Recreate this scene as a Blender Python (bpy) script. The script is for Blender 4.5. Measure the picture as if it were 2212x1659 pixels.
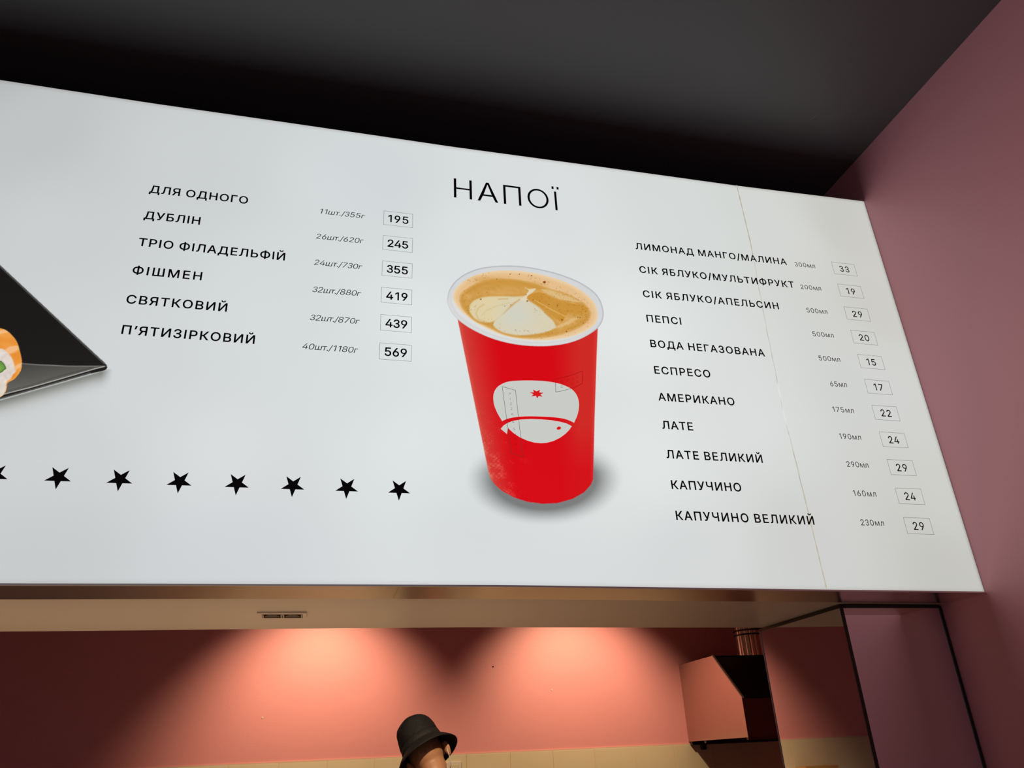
import bpy, bmesh, math, random, json
import numpy as np
from mathutils import Vector, Matrix
random.seed(7)
for o in list(bpy.data.objects): bpy.data.objects.remove(o)
sc = bpy.context.scene
COL = sc.collection

# ------------------------------------------------------------------ camera, world, light, exposure
CAMZ = 1.6
FPX = 1658.31                                     # focal length in pixels of the 2212 px wide frame
RM = np.array([[0.9702072073811814, 0.04284620475639476, -0.23845791553979162],
               [0.06781734904033711, 0.8968644247337898, 0.437075520723901],
               [0.23259144849875796, -0.4402254040658049, 0.8672386128974818]])
def row(i): return Vector((RM[i][0], RM[i][2], -RM[i][1]))
cx, cy, cz = row(0).normalized(), (-row(1)).normalized(), (-row(2)).normalized()
cam_d = bpy.data.cameras.new('camera'); cam = bpy.data.objects.new('camera', cam_d); COL.objects.link(cam)
cam.matrix_world = Matrix(((cx.x, cy.x, cz.x, 0), (cx.y, cy.y, cz.y, 0), (cx.z, cy.z, cz.z, CAMZ), (0, 0, 0, 1)))
cam_d.sensor_width = 36; cam_d.lens = 36 * FPX / 2212; cam_d.clip_start = 0.02
sc.camera = cam
w = bpy.data.worlds.new('world'); sc.world = w; w.use_nodes = True
w.node_tree.nodes['Background'].inputs[0].default_value = (0.80, 0.82, 1.0, 1)
w.node_tree.nodes['Background'].inputs[1].default_value = 0.20
sc.view_settings.view_transform = 'Standard'; sc.view_settings.look = 'None'
sc.view_settings.exposure = 0.0; sc.view_settings.gamma = 1.0; sc.view_settings.use_curve_mapping = False

U = 0.67164                                       # scales the front of the scene (sign, soffit, right wall, ceiling) about the camera
UNSCALED_Y = 2.752                                   # the sign's distance from the camera before that scaling
BOARD_Y = UNSCALED_Y * U; WALL_X = 2.784 * U; CEIL_Z = 1.6 + 2.935 * U
BACK_Y = 6.165; KX1 = 5.2; KCEIL_Z = 2.96; SOF_Y = 2.457
def spot(x, y, z, power, tilt, size=90, blend=0.85, col=(1.0, 0.69, 0.37)):
    d = bpy.data.lights.new('spot', 'SPOT'); d.energy = power; d.color = col
    d.spot_size = math.radians(size); d.spot_blend = blend; d.shadow_soft_size = 0.04
    o = bpy.data.objects.new('spot_lamp', d); COL.objects.link(o)
    o.location = (x, y, z); o.rotation_euler = (math.radians(tilt), 0, 0)
    return o
for sx_ in (0.082, 2.060): spot(sx_, BACK_Y - 1.03, 2.898, 104, 40)      # wall washers tilted towards the back wall
spot(0.60, 2.60, 2.90, 170, 52, 30, 0.6, (1.0, 0.76, 0.52))                  # added unseen spot, narrowed onto the worker's head
def area(name, loc, size, power, col, rot=(0, 0, 0)):
    d = bpy.data.lights.new(name, 'AREA'); d.shape = 'RECTANGLE'; d.size, d.size_y = size; d.energy = power; d.color = col
    o = bpy.data.objects.new(name, d); COL.objects.link(o); o.location = loc; o.rotation_euler = rot
    return o
area('front_fill', (-1.0, -1.6, CEIL_Z - 0.05), (2.4, 1.6), 7, (1.0, 0.78, 0.68))  # added fill behind the camera, lifts the right wall and floor
area('soffit_fill', (-0.7, 2.25, 1.14), (2.4, 0.25), 5.6, (1.0, 0.72, 0.46), (math.pi, 0, 0))   # added upward fill below the frame to brighten the soffit, no real lamp

# ------------------------------------------------------------------ helpers
def lin(c):
    return tuple(((v / 255) / 12.92 if v / 255 <= 0.04045 else ((v / 255 + 0.055) / 1.055) ** 2.4) for v in c)
def linA(a):
    a = np.clip(a, 0, 255) / 255.0
    return np.where(a <= 0.04045, a / 12.92, ((a + 0.055) / 1.055) ** 2.4)
def mat(name, col, rough=0.6, metal=0.0, spec=0.5, noise=None, bump=None, coat=0):
    """noise=(scale, amount[, stretch]) varies the colour a little; bump=(scale, strength)"""
    m = bpy.data.materials.new(name); m.use_nodes = True
    nt = m.node_tree; b = nt.nodes['Principled BSDF']
    b.inputs['Base Color'].default_value = (*col, 1); b.inputs['Roughness'].default_value = rough
    b.inputs['Metallic'].default_value = metal; b.inputs['Specular IOR Level'].default_value = spec
    b.inputs['Coat Weight'].default_value = coat
    tc = nt.nodes.new('ShaderNodeTexCoord'); mp = nt.nodes.new('ShaderNodeMapping')
    nt.links.new(tc.outputs['Object'], mp.inputs[0])
    if noise:
        if len(noise) > 2: mp.inputs['Scale'].default_value = noise[2]
        n = nt.nodes.new('ShaderNodeTexNoise'); n.inputs['Scale'].default_value = noise[0]; n.inputs['Detail'].default_value = 4
        nt.links.new(mp.outputs[0], n.inputs['Vector'])
        mx = nt.nodes.new('ShaderNodeMix'); mx.data_type = 'RGBA'
        mx.inputs[6].default_value = (*[c * (1 - noise[1]) for c in col], 1)
        mx.inputs[7].default_value = (*[min(1, c * (1 + noise[1])) for c in col], 1)
        nt.links.new(n.outputs['Fac'], mx.inputs[0]); nt.links.new(mx.outputs[2], b.inputs['Base Color'])
    if bump:
        n2 = nt.nodes.new('ShaderNodeTexNoise'); n2.inputs['Scale'].default_value = bump[0]; n2.inputs['Detail'].default_value = 5
        nt.links.new(mp.outputs[0], n2.inputs['Vector'])
        bp = nt.nodes.new('ShaderNodeBump'); bp.inputs['Strength'].default_value = bump[1]; bp.inputs['Distance'].default_value = 0.01
        nt.links.new(n2.outputs['Fac'], bp.inputs['Height']); nt.links.new(bp.outputs[0], b.inputs['Normal'])
    return m
def glow_mat(name, strength=1.0):
    """backlit print: the sign's own light comes through the printed colours"""
    m = bpy.data.materials.new(name); m.use_nodes = True
    nt = m.node_tree; b = nt.nodes['Principled BSDF']
    b.inputs['Base Color'].default_value = (0.02, 0.02, 0.02, 1); b.inputs['Roughness'].default_value = 0.4
    b.inputs['Specular IOR Level'].default_value = 0.2; b.inputs['Coat Weight'].default_value = 1.0; b.inputs['Coat Roughness'].default_value = 0.3   # clear acrylic face
    a = nt.nodes.new('ShaderNodeVertexColor'); a.layer_name = 'Print'
    nt.links.new(a.outputs['Color'], b.inputs['Emission Color']); b.inputs['Emission Strength'].default_value = strength
    return m
def flat_glow(name, rgb):
    m = bpy.data.materials.new(name); m.use_nodes = True; b = m.node_tree.nodes['Principled BSDF']
    b.inputs['Base Color'].default_value = (0.02, 0.02, 0.02, 1); b.inputs['Roughness'].default_value = 0.4
    b.inputs['Specular IOR Level'].default_value = 0.2
    b.inputs['Emission Color'].default_value = (*lin(rgb), 1); b.inputs['Emission Strength'].default_value = 1
    return m
def link(name, me, m, parent=None, loc=None):
    o = bpy.data.objects.new(name, me); COL.objects.link(o)
    if m is not None and not me.materials: me.materials.append(m)
    if parent is not None: o.parent = parent
    if loc is not None: o.location = loc
    return o
def mesh(name, verts, faces, m, parent=None, smooth=False, loc=None):
    me = bpy.data.meshes.new(name); me.from_pydata([tuple(v) for v in verts], [], faces); me.update()
    if smooth: me.shade_smooth()
    return link(name, me, m, parent, loc)
def from_bm(name, bm, m, parent=None, smooth=False, loc=None):
    me = bpy.data.meshes.new(name); bm.normal_update(); bm.to_mesh(me); bm.free()
    if smooth: me.shade_smooth()
    return link(name, me, m, parent, loc)
def bbox(bm, lo, hi, bev=0):
    r = bmesh.ops.create_cube(bm, size=1); c = [(a + b) / 2 for a, b in zip(lo, hi)]; s = [b - a for a, b in zip(lo, hi)]
    for v in r['verts']: v.co = Vector([v.co[i] * s[i] + c[i] for i in range(3)])
    if bev:
        es = set(e for v in r['verts'] for e in v.link_edges)
        bmesh.ops.bevel(bm, geom=list(es), offset=bev, segments=2, affect='EDGES')
def box(name, lo, hi, m, parent=None, bev=0.0):
    bm = bmesh.new(); bbox(bm, lo, hi, bev); return from_bm(name, bm, m, parent)
def lathe(name, prof, m, parent=None, seg=32, loc=None, cap=True, rot=None):
    vs, fs = [], []
    for r, z in prof:
        for k in range(seg):
            a = 2 * math.pi * k / seg; vs.append((r * math.cos(a), r * math.sin(a), z))
    for i in range(len(prof) - 1):
        for k in range(seg):
            k2 = (k + 1) % seg; fs.append((i * seg + k, i * seg + k2, (i + 1) * seg + k2, (i + 1) * seg + k))
    if cap:
        fs.append(tuple(range(seg))[::-1]); fs.append(tuple((len(prof) - 1) * seg + k for k in range(seg)))
    o = mesh(name, vs, fs, m, parent, smooth=False, loc=loc)
    if rot: o.rotation_euler = rot
    return o
def tube(name, pts, r, m, parent=None, seg=8, closed=False):
    bm = bmesh.new(); pts = [Vector(p) for p in pts]; rings = []; n = len(pts)
    for i, p in enumerate(pts):
        a = pts[i - 1] if (i > 0 or closed) else p; b = pts[(i + 1) % n] if (i < n - 1 or closed) else p
        t = (b - a).normalized(); u = t.orthogonal() if i == 0 else (uprev - t * uprev.dot(t)); u.normalize(); uprev = u
        v = t.cross(u); rr = r[i] if isinstance(r, (list, tuple)) else r
        rings.append([bm.verts.new(p + (u * math.cos(2 * math.pi * k / seg) + v * math.sin(2 * math.pi * k / seg)) * rr) for k in range(seg)])
    for i in range(n if closed else n - 1):
        A, B = rings[i], rings[(i + 1) % n]
        for k in range(seg): bm.faces.new((A[k], A[(k + 1) % seg], B[(k + 1) % seg], B[k]))
    if not closed: bm.faces.new(rings[0][::-1]); bm.faces.new(rings[-1])
    return from_bm(name, bm, m, parent, smooth=True)
def thing(name, label, cat, loc=(0, 0, 0), group=None):
    o = bpy.data.objects.new(name, None); COL.objects.link(o); o.location = loc; o.empty_display_size = 0.1
    o['label'] = label; o['category'] = cat
    if group: o['group'] = group
    return o
def struct(o, label=None):
    o['kind'] = 'structure'
    if label: o['label'] = label
    return o

# ------------------------------------------------------------------ materials
M_pink = mat('dusty_pink_paint', (0.87, 0.37, 0.425), 0.5, noise=(1.3, 0.05), bump=(90, 0.06))
M_black_ceiling = mat('black_paint', (0.084, 0.084, 0.090), 0.45, noise=(2.0, 0.1), bump=(60, 0.05))
M_soffit = mat('beige_soffit_paint', (0.74, 0.64, 0.53), 0.35, noise=(1.5, 0.03))
M_dark = mat('dark_kitchen_ceiling', (0.40, 0.34, 0.30), 0.7)
M_steel = mat('brushed_steel', (0.74, 0.68, 0.60), 0.22, 1.0, noise=(30, 0.10, (1, 30, 30)), bump=(160, 0.03))
M_inox = mat('stainless_steel', (0.72, 0.70, 0.68), 0.28, 1.0, noise=(8, 0.04, (1, 1, 25)), bump=(100, 0.02))
M_blackmetal = mat('black_metal', (0.012, 0.011, 0.011), 0.35, 0.0)
M_mirror = mat('mirror_glass', (0.80, 0.78, 0.80), 0.02, 1.0)
M_alu = mat('pale_aluminium', (0.86, 0.84, 0.80), 0.35, 0.6)
M_tile = mat('cream_glazed_tile', (0.80, 0.72, 0.55), 0.22, noise=(3, 0.05))
M_grout = mat('grout', (0.72, 0.55, 0.45), 0.8)
M_floor = mat('grey_floor', (0.42, 0.36, 0.30), 0.5, noise=(4, 0.1))
M_white = mat('white_plastic', (0.80, 0.76, 0.70), 0.35)
M_ink = mat('black_ink', (0.006, 0.006, 0.007), 0.5, spec=0.25)
M_inkgrey = mat('grey_ink', (0.03, 0.03, 0.03), 0.5, spec=0.25)
M_wood = mat('birch_wood', (0.62, 0.36, 0.14), 0.5, noise=(6, 0.15, (1, 1, 12)))
M_seam = glow_mat('seam_backlit', 1.045)
M_face = glow_mat('backlit_vinyl', 1.045)

# ------------------------------------------------------------------ setting
def zb_s(x): return np.interp(x, [-0.957, -0.413, 0.691, 1.831, 2.784], [0.563, 0.566, 0.569, 0.561, 0.556])
def zt_s(x): return np.interp(x, [-1.424, -0.818, -0.302, 0.113, 0.495, 1.257, 2.006, 2.783], [2.658, 2.648, 2.647, 2.645, 2.642, 2.648, 2.651, 2.668])
def zb(x): return 1.6 + U * float(zb_s(x / U))      # underside of the sign and soffit bent very slightly to follow the lens distortion
def ztop(x): return 1.6 + U * float(zt_s(x / U))
XL = -4.5; YR = -4.0
struct(box('floor', (XL, YR, -0.1), (KX1, BACK_Y, 0), M_floor))
struct(box('ceiling', (XL, YR, CEIL_Z), (WALL_X, 2.36, CEIL_Z + 0.1), M_black_ceiling))
struct(box('wall_right', (WALL_X, YR, -0.1), (WALL_X + 0.12, 2.49, CEIL_Z + 0.1), M_pink))
struct(box('wall_left', (XL - 0.12, YR, -0.1), (XL, BACK_Y + 0.12, CEIL_Z + 0.1), M_pink))
wb = struct(box('wall_back', (XL, BACK_Y, -0.1), (KX1, BACK_Y + 0.12, KCEIL_Z + 0.1), M_pink))
struct(box('wall_right.001', (KX1, 2.36, -0.1), (KX1 + 0.12, BACK_Y + 0.12, KCEIL_Z + 0.1), M_pink))
struct(box('wall_front', (WALL_X + 0.12, 2.36, -0.1), (KX1, 2.457, KCEIL_Z + 0.1), M_pink))
struct(box('wall_front.001', (XL, 2.36, KCEIL_Z), (WALL_X, 2.457, CEIL_Z + 0.1), M_black_ceiling))
struct(box('ceiling.001', (XL, 2.457, KCEIL_Z), (KX1, BACK_Y, KCEIL_Z + 0.06), M_dark))
# soffit behind the light box: a slab whose underside follows zb(x)
xs = np.linspace(XL, WALL_X, 60)
vs, fs = [], []
Y0, Y1 = 2.975 * U, SOF_Y
for x in xs: vs += [(x, Y0, zb(x)), (x, Y1, zb(x)), (x, Y1, KCEIL_Z), (x, Y0, KCEIL_Z)]
for i in range(len(xs) - 1):
    for k in range(4):
        a, b = i * 4 + k, i * 4 + (k + 1) % 4; fs.append((a, b, b + 4, a + 4))
fs += [(3, 2, 1, 0), tuple((len(xs) - 1) * 4 + k for k in range(4))]
struct(mesh('soffit', vs, fs, M_soffit))

# tiles on the back wall, one object each, top row visible
TW = 0.33058; TH = 0.50; TT = 1.6 + 0.0577
bm = bmesh.new(); bbox(bm, (0.002, -0.011, 0.002), (TW - 0.002, 0, TH - 0.003), 0.0015)
tile_me = bpy.data.meshes.new('tile'); bm.to_mesh(tile_me); bm.free(); tile_me.materials.append(M_tile)
x0 = -0.1538 - 10 * TW
for r in range(2):
    for k in range(25):
        x = x0 + k * TW
        if x + TW > KX1: break
        o = bpy.data.objects.new('tile', tile_me); COL.objects.link(o); o.parent = wb
        o.location = (x, BACK_Y + random.uniform(-0.0008, 0.0008), TT - TH * (r + 1) + random.uniform(-0.001, 0.001))
box('grout', (x0, BACK_Y - 0.009, TT - 2 * TH), (x0 + 25 * TW, BACK_Y, TT + 0.005), M_grout, wb)
# little wall plugs left in the paint
for px, pz, m_ in ((1.393, 0.662, M_blackmetal), (1.857, 0.484, M_white), (-0.290, 0.350, M_white)):
    lathe('wall_plug', [(0.0055, 0), (0.0055, 0.003), (0.0025, 0.003)], m_, wb, 10, (px, BACK_Y, 1.6 + pz), rot=(math.radians(90), 0, 0))
# a pale scratch in the black paint of the ceiling
tube('paint_scratch', [(1.576, 1.683, CEIL_Z), (1.584, 1.664, CEIL_Z - 0.0005), (1.593, 1.640, CEIL_Z)], 0.0007, M_dark, bpy.data.objects['ceiling'], 6)
# ------------------------------------------------------------------ printed art helpers
def B2px(x, z):
    """unscaled sign coordinates (along the sign, height above eye level) -> image pixels the pictures are drawn in"""
    c0 = RM[0][0] * x + RM[0][1] * -z + RM[0][2] * UNSCALED_Y
    c1 = RM[1][0] * x + RM[1][1] * -z + RM[1][2] * UNSCALED_Y
    c2 = RM[2][0] * x + RM[2][1] * -z + RM[2][2] * UNSCALED_Y
    return c0 / c2 * FPX + 1106, c1 / c2 * FPX + 829.5
def px2B(u, v):
    d = np.array([u - 1106, v - 829.5, FPX]); wv = RM.T @ d
    return wv[0] * UNSCALED_Y / wv[2], -wv[1] * UNSCALED_Y / wv[2]
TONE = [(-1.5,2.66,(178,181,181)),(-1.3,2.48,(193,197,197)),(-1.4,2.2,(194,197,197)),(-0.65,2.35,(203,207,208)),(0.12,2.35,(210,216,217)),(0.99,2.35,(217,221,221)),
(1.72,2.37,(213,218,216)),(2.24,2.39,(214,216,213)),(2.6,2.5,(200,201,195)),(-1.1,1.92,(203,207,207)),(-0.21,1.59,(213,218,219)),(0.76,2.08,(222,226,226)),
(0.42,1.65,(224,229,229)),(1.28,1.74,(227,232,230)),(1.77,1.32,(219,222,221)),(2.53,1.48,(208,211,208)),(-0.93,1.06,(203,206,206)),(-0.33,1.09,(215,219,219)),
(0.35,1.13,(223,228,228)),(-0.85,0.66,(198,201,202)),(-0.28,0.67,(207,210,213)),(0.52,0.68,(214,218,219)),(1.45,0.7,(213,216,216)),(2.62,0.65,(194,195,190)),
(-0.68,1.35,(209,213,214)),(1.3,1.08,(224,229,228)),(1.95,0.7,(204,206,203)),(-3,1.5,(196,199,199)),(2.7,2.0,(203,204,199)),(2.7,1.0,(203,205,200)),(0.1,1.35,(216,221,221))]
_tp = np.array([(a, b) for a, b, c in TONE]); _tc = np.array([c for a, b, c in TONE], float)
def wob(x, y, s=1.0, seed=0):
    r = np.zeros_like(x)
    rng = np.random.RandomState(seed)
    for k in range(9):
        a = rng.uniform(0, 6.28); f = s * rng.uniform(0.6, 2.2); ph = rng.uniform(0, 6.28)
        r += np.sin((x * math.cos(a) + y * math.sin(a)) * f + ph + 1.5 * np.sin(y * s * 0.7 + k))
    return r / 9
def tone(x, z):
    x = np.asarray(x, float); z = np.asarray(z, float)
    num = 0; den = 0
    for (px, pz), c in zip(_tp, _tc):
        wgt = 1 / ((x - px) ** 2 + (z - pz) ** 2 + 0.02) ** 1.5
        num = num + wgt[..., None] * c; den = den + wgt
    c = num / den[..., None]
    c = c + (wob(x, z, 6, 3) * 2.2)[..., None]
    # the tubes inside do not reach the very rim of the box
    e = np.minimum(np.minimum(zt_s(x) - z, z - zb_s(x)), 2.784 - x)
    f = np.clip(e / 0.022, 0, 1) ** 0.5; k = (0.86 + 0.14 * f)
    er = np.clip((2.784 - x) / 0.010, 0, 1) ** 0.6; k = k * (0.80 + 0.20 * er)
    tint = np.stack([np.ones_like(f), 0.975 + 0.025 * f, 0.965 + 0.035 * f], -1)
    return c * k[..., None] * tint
def set_print(me, rgb):
    ca = me.color_attributes.new('Print', 'FLOAT_COLOR', 'POINT')
    a = np.ones((len(me.vertices), 4), np.float32); a[:, :3] = linA(rgb); ca.data.foreach_set('color', a.ravel())
def inpoly(px, py, poly):
    poly = np.asarray(poly, float); x1, y1 = poly[:, 0], poly[:, 1]; x2, y2 = np.roll(x1, -1), np.roll(y1, -1)
    r = np.zeros(px.shape, bool)
    for a, b, c, d in zip(x1, y1, x2, y2):
        if b == d: continue
        r ^= ((b > py) != (d > py)) & (px < (c - a) * (py - b) / (d - b) + a)
    return r
def cover(px, py, poly, s=0.5, aa=3):
    poly = np.asarray(poly, float); lo, hi = poly.min(0) - 2, poly.max(0) + 2
    m = (px > lo[0]) & (px < hi[0]) & (py > lo[1]) & (py < hi[1]); out = np.zeros(px.shape)
    qx, qy = px[m], py[m]; acc = np.zeros(qx.shape)
    for i in range(aa):
        for j in range(aa):
            acc += inpoly(qx + (i - (aa - 1) / 2) * s * 2 / aa, qy + (j - (aa - 1) / 2) * s * 2 / aa, poly)
    out[m] = acc / (aa * aa); return out
def smoothp(pts, n=5):
    pts = [np.array(p, float) for p in pts]; N = len(pts); out = []
    for i in range(N):
        p0, p1, p2, p3 = pts[i - 1], pts[i], pts[(i + 1) % N], pts[(i + 2) % N]
        for k in range(n):
            t = k / n
            out.append(0.5 * ((2 * p1) + (-p0 + p2) * t + (2 * p0 - 5 * p1 + 4 * p2 - p3) * t * t + (-p0 + 3 * p1 - 3 * p2 + p3) * t ** 3))
    return np.array(out)
def mixc(col, a, rgb):
    a = a[..., None]; return col * (1 - a) + np.asarray(rgb, float) * a
def dist_poly(px, py, poly, closed=True):
    poly = np.asarray(poly, float); d = np.full(px.shape, 1e9); N = len(poly)
    for i in range(N if closed else N - 1):
        a, b = poly[i], poly[(i + 1) % N]; ab = b - a; L = (ab ** 2).sum() + 1e-9
        t = np.clip(((px - a[0]) * ab[0] + (py - a[1]) * ab[1]) / L, 0, 1)
        d = np.minimum(d, np.hypot(px - a[0] - t * ab[0], py - a[1] - t * ab[1]))
    return d
def sheet(name, x0, x1, z0, z1, step, y, paint, parent):
    nx, nz = int((x1 - x0) / step) + 1, int((z1 - z0) / step) + 1
    X, Z = np.meshgrid(np.linspace(x0, x1, nx), np.linspace(z0, z1, nz))
    me = bpy.data.meshes.new(name)
    V = np.stack([X.ravel() * U, np.full(X.size, y), Z.ravel() * U + 1.6], -1)
    i = np.arange(nx - 1)[None, :] + np.arange(nz - 1)[:, None] * nx
    F = np.stack([i, i + 1, i + nx + 1, i + nx], -1).reshape(-1, 4)
    me.from_pydata(V.tolist(), [], F.tolist()) if V.shape[0] < 3000 else fast_mesh(me, V, F)
    set_print(me, paint(X, Z).reshape(-1, 3))
    return link(name, me, M_face, parent)
def fast_mesh(me, V, F):
    me.vertices.add(len(V)); me.vertices.foreach_set('co', V.astype(np.float32).ravel())
    me.loops.add(F.size); me.loops.foreach_set('vertex_index', F.astype(np.int32).ravel())
    me.polygons.add(len(F)); me.polygons.foreach_set('loop_start', np.arange(0, F.size, 4, dtype=np.int32))
    me.polygons.foreach_set('loop_total', np.full(len(F), 4, np.int32)); me.update(calc_edges=True)

# ------------------------------------------------------------------ the light box
board = thing('menu_light_box', 'long backlit white menu sign with black lettering, hung over the kitchen opening', 'sign', (0, BOARD_Y, 2.0))
def P(o):   # keep world coordinates when parenting to a moved empty
    o.matrix_parent_inverse = Matrix.Translation(-o.parent.location); return o
BXL = -3.2 * U
SEAM = [(0.556, 2.0135), (0.568, 2.0124), (1.1075, 1.9994), (1.3265, 1.9919), (1.778, 1.9974), (2.05, 2.006), (2.298, 2.013), (2.48, 2.009), (2.66, 2.006)]
def seam_x(z): return float(np.interp(z, [a for a, b in SEAM], [b for a, b in SEAM]))
def panel(left):
    """one translucent face panel; its inner end follows the wandering joint"""
    xo = -3.2 if left else 2.783
    nx = 260 if left else 60
    tx = np.linspace(0, 1, nx)
    if not left: tx = np.concatenate([np.linspace(0, 0.955, nx), np.linspace(0.96, 1, 16)])
    tz = np.concatenate([np.linspace(0, 0.03, 10), np.linspace(0.035, 0.965, 120), np.linspace(0.97, 1, 10)])
    V = []
    for t in tz:
        for s in tx:
            xr = xo + s * (2.005 - xo) if left else 2.005 + s * (xo - 2.005)
            zl, zh = float(zb_s(xr)) + 0.005, float(zt_s(xr)); z = zl + t * (zh - zl); sx = seam_x(z)
            V.append((xo + s * (sx - 0.0016 - xo) if left else sx + 0.0016 + s * (xo - sx - 0.0016), 0, z))
    V = np.array(V); W3 = V * U + np.array([0, BOARD_Y, 1.6]); nx = len(tx); i = np.arange(nx - 1)[None, :] + np.arange(len(tz) - 1)[:, None] * nx
    F = np.stack([i, i + 1, i + nx + 1, i + nx], -1).reshape(-1, 4)
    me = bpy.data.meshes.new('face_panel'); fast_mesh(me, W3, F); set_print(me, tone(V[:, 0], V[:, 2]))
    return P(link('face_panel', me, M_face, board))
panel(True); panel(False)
# joint strip between the two panels, yellowed sealant
V, F, C = [], [], []
zz = np.linspace(0.566, 2.652, 120)
for i, z in enumerate(zz):
    x = seam_x(z); wdt = 0.0022 + 0.0006 * math.sin(i * 0.9) + 0.0008 * (z < 1.0 or z > 2.1)
    V += [((x - wdt) * U, BOARD_Y - 0.0008, z * U + 1.6), ((x + wdt) * U, BOARD_Y - 0.0008, z * U + 1.6)]
    a = 0.75 if z > 2.2 else (0.65 if z < 1.15 else 0.28); a *= 0.8 + 0.2 * math.sin(i * 2.1)
    if 1.25 < z < 1.5: col = np.array([226, 227, 225])
    else: col = np.array([214, 216, 212]) * (1 - a) + np.array([168, 160, 132]) * a
    C += [col, col * 0.985]
    if i: F.append((2 * i - 2, 2 * i - 1, 2 * i + 1, 2 * i))
me = bpy.data.meshes.new('joint_strip'); me.from_pydata(V, [], F); set_print(me, np.array(C)); P(link('joint_strip', me, M_seam, board))['label'] = 'yellowed joint between the face panels'
# casing
bm = bmesh.new(); xs = np.linspace(BXL, WALL_X - 0.0005, 50); rings = []
for x in xs:
    rings.append([bm.verts.new((x, yy, zf(x) + dz)) for yy, zf, dz in ((BOARD_Y + 0.003, zb, 0.003), (1.9965, zb, 0.003), (1.9965, ztop, -0.001), (BOARD_Y + 0.003, ztop, -0.001))])
for a, b in zip(rings, rings[1:]):
    for k in range(4): bm.faces.new((a[k], a[(k + 1) % 4], b[(k + 1) % 4], b[k]))
bm.faces.new(rings[0][::-1]); bm.faces.new(rings[-1]); P(from_bm('casing', bm, M_blackmetal, board))
def bar_along(name, xa, xb, prof, m, n=40):
    """prof: list of (y, dz) around the section, following the underside line"""
    bm = bmesh.new(); R = []
    for x in np.linspace(xa, xb, n): R.append([bm.verts.new((x, y, zb(x) + dz)) for y, dz in prof])
    k = len(prof)
    for a, b in zip(R, R[1:]):
        for i in range(k): bm.faces.new((a[i], a[(i + 1) % k], b[(i + 1) % k], b[i]))
    bm.faces.new(R[0][::-1]); bm.faces.new(R[-1]); bmesh.ops.recalc_face_normals(bm, faces=bm.faces[:])
    return P(from_bm(name, bm, m, board))
bar_along('bottom_trim', BXL, WALL_X - 0.001, [(BOARD_Y - 0.002, 0), (BOARD_Y + 0.004, 0), (BOARD_Y + 0.004, 0.004), (BOARD_Y - 0.002, 0.004)], M_alu)
for xa, xb in ((BXL, 0.196), (0.1965, 1.0965), (1.097, WALL_X - 0.001)):
    bar_along('underside_plate', xa, xb, [(BOARD_Y + 0.0045, 0.0002), (1.996, -0.0008), (1.996, 0.002), (BOARD_Y + 0.0045, 0.003)], M_steel)

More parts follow.
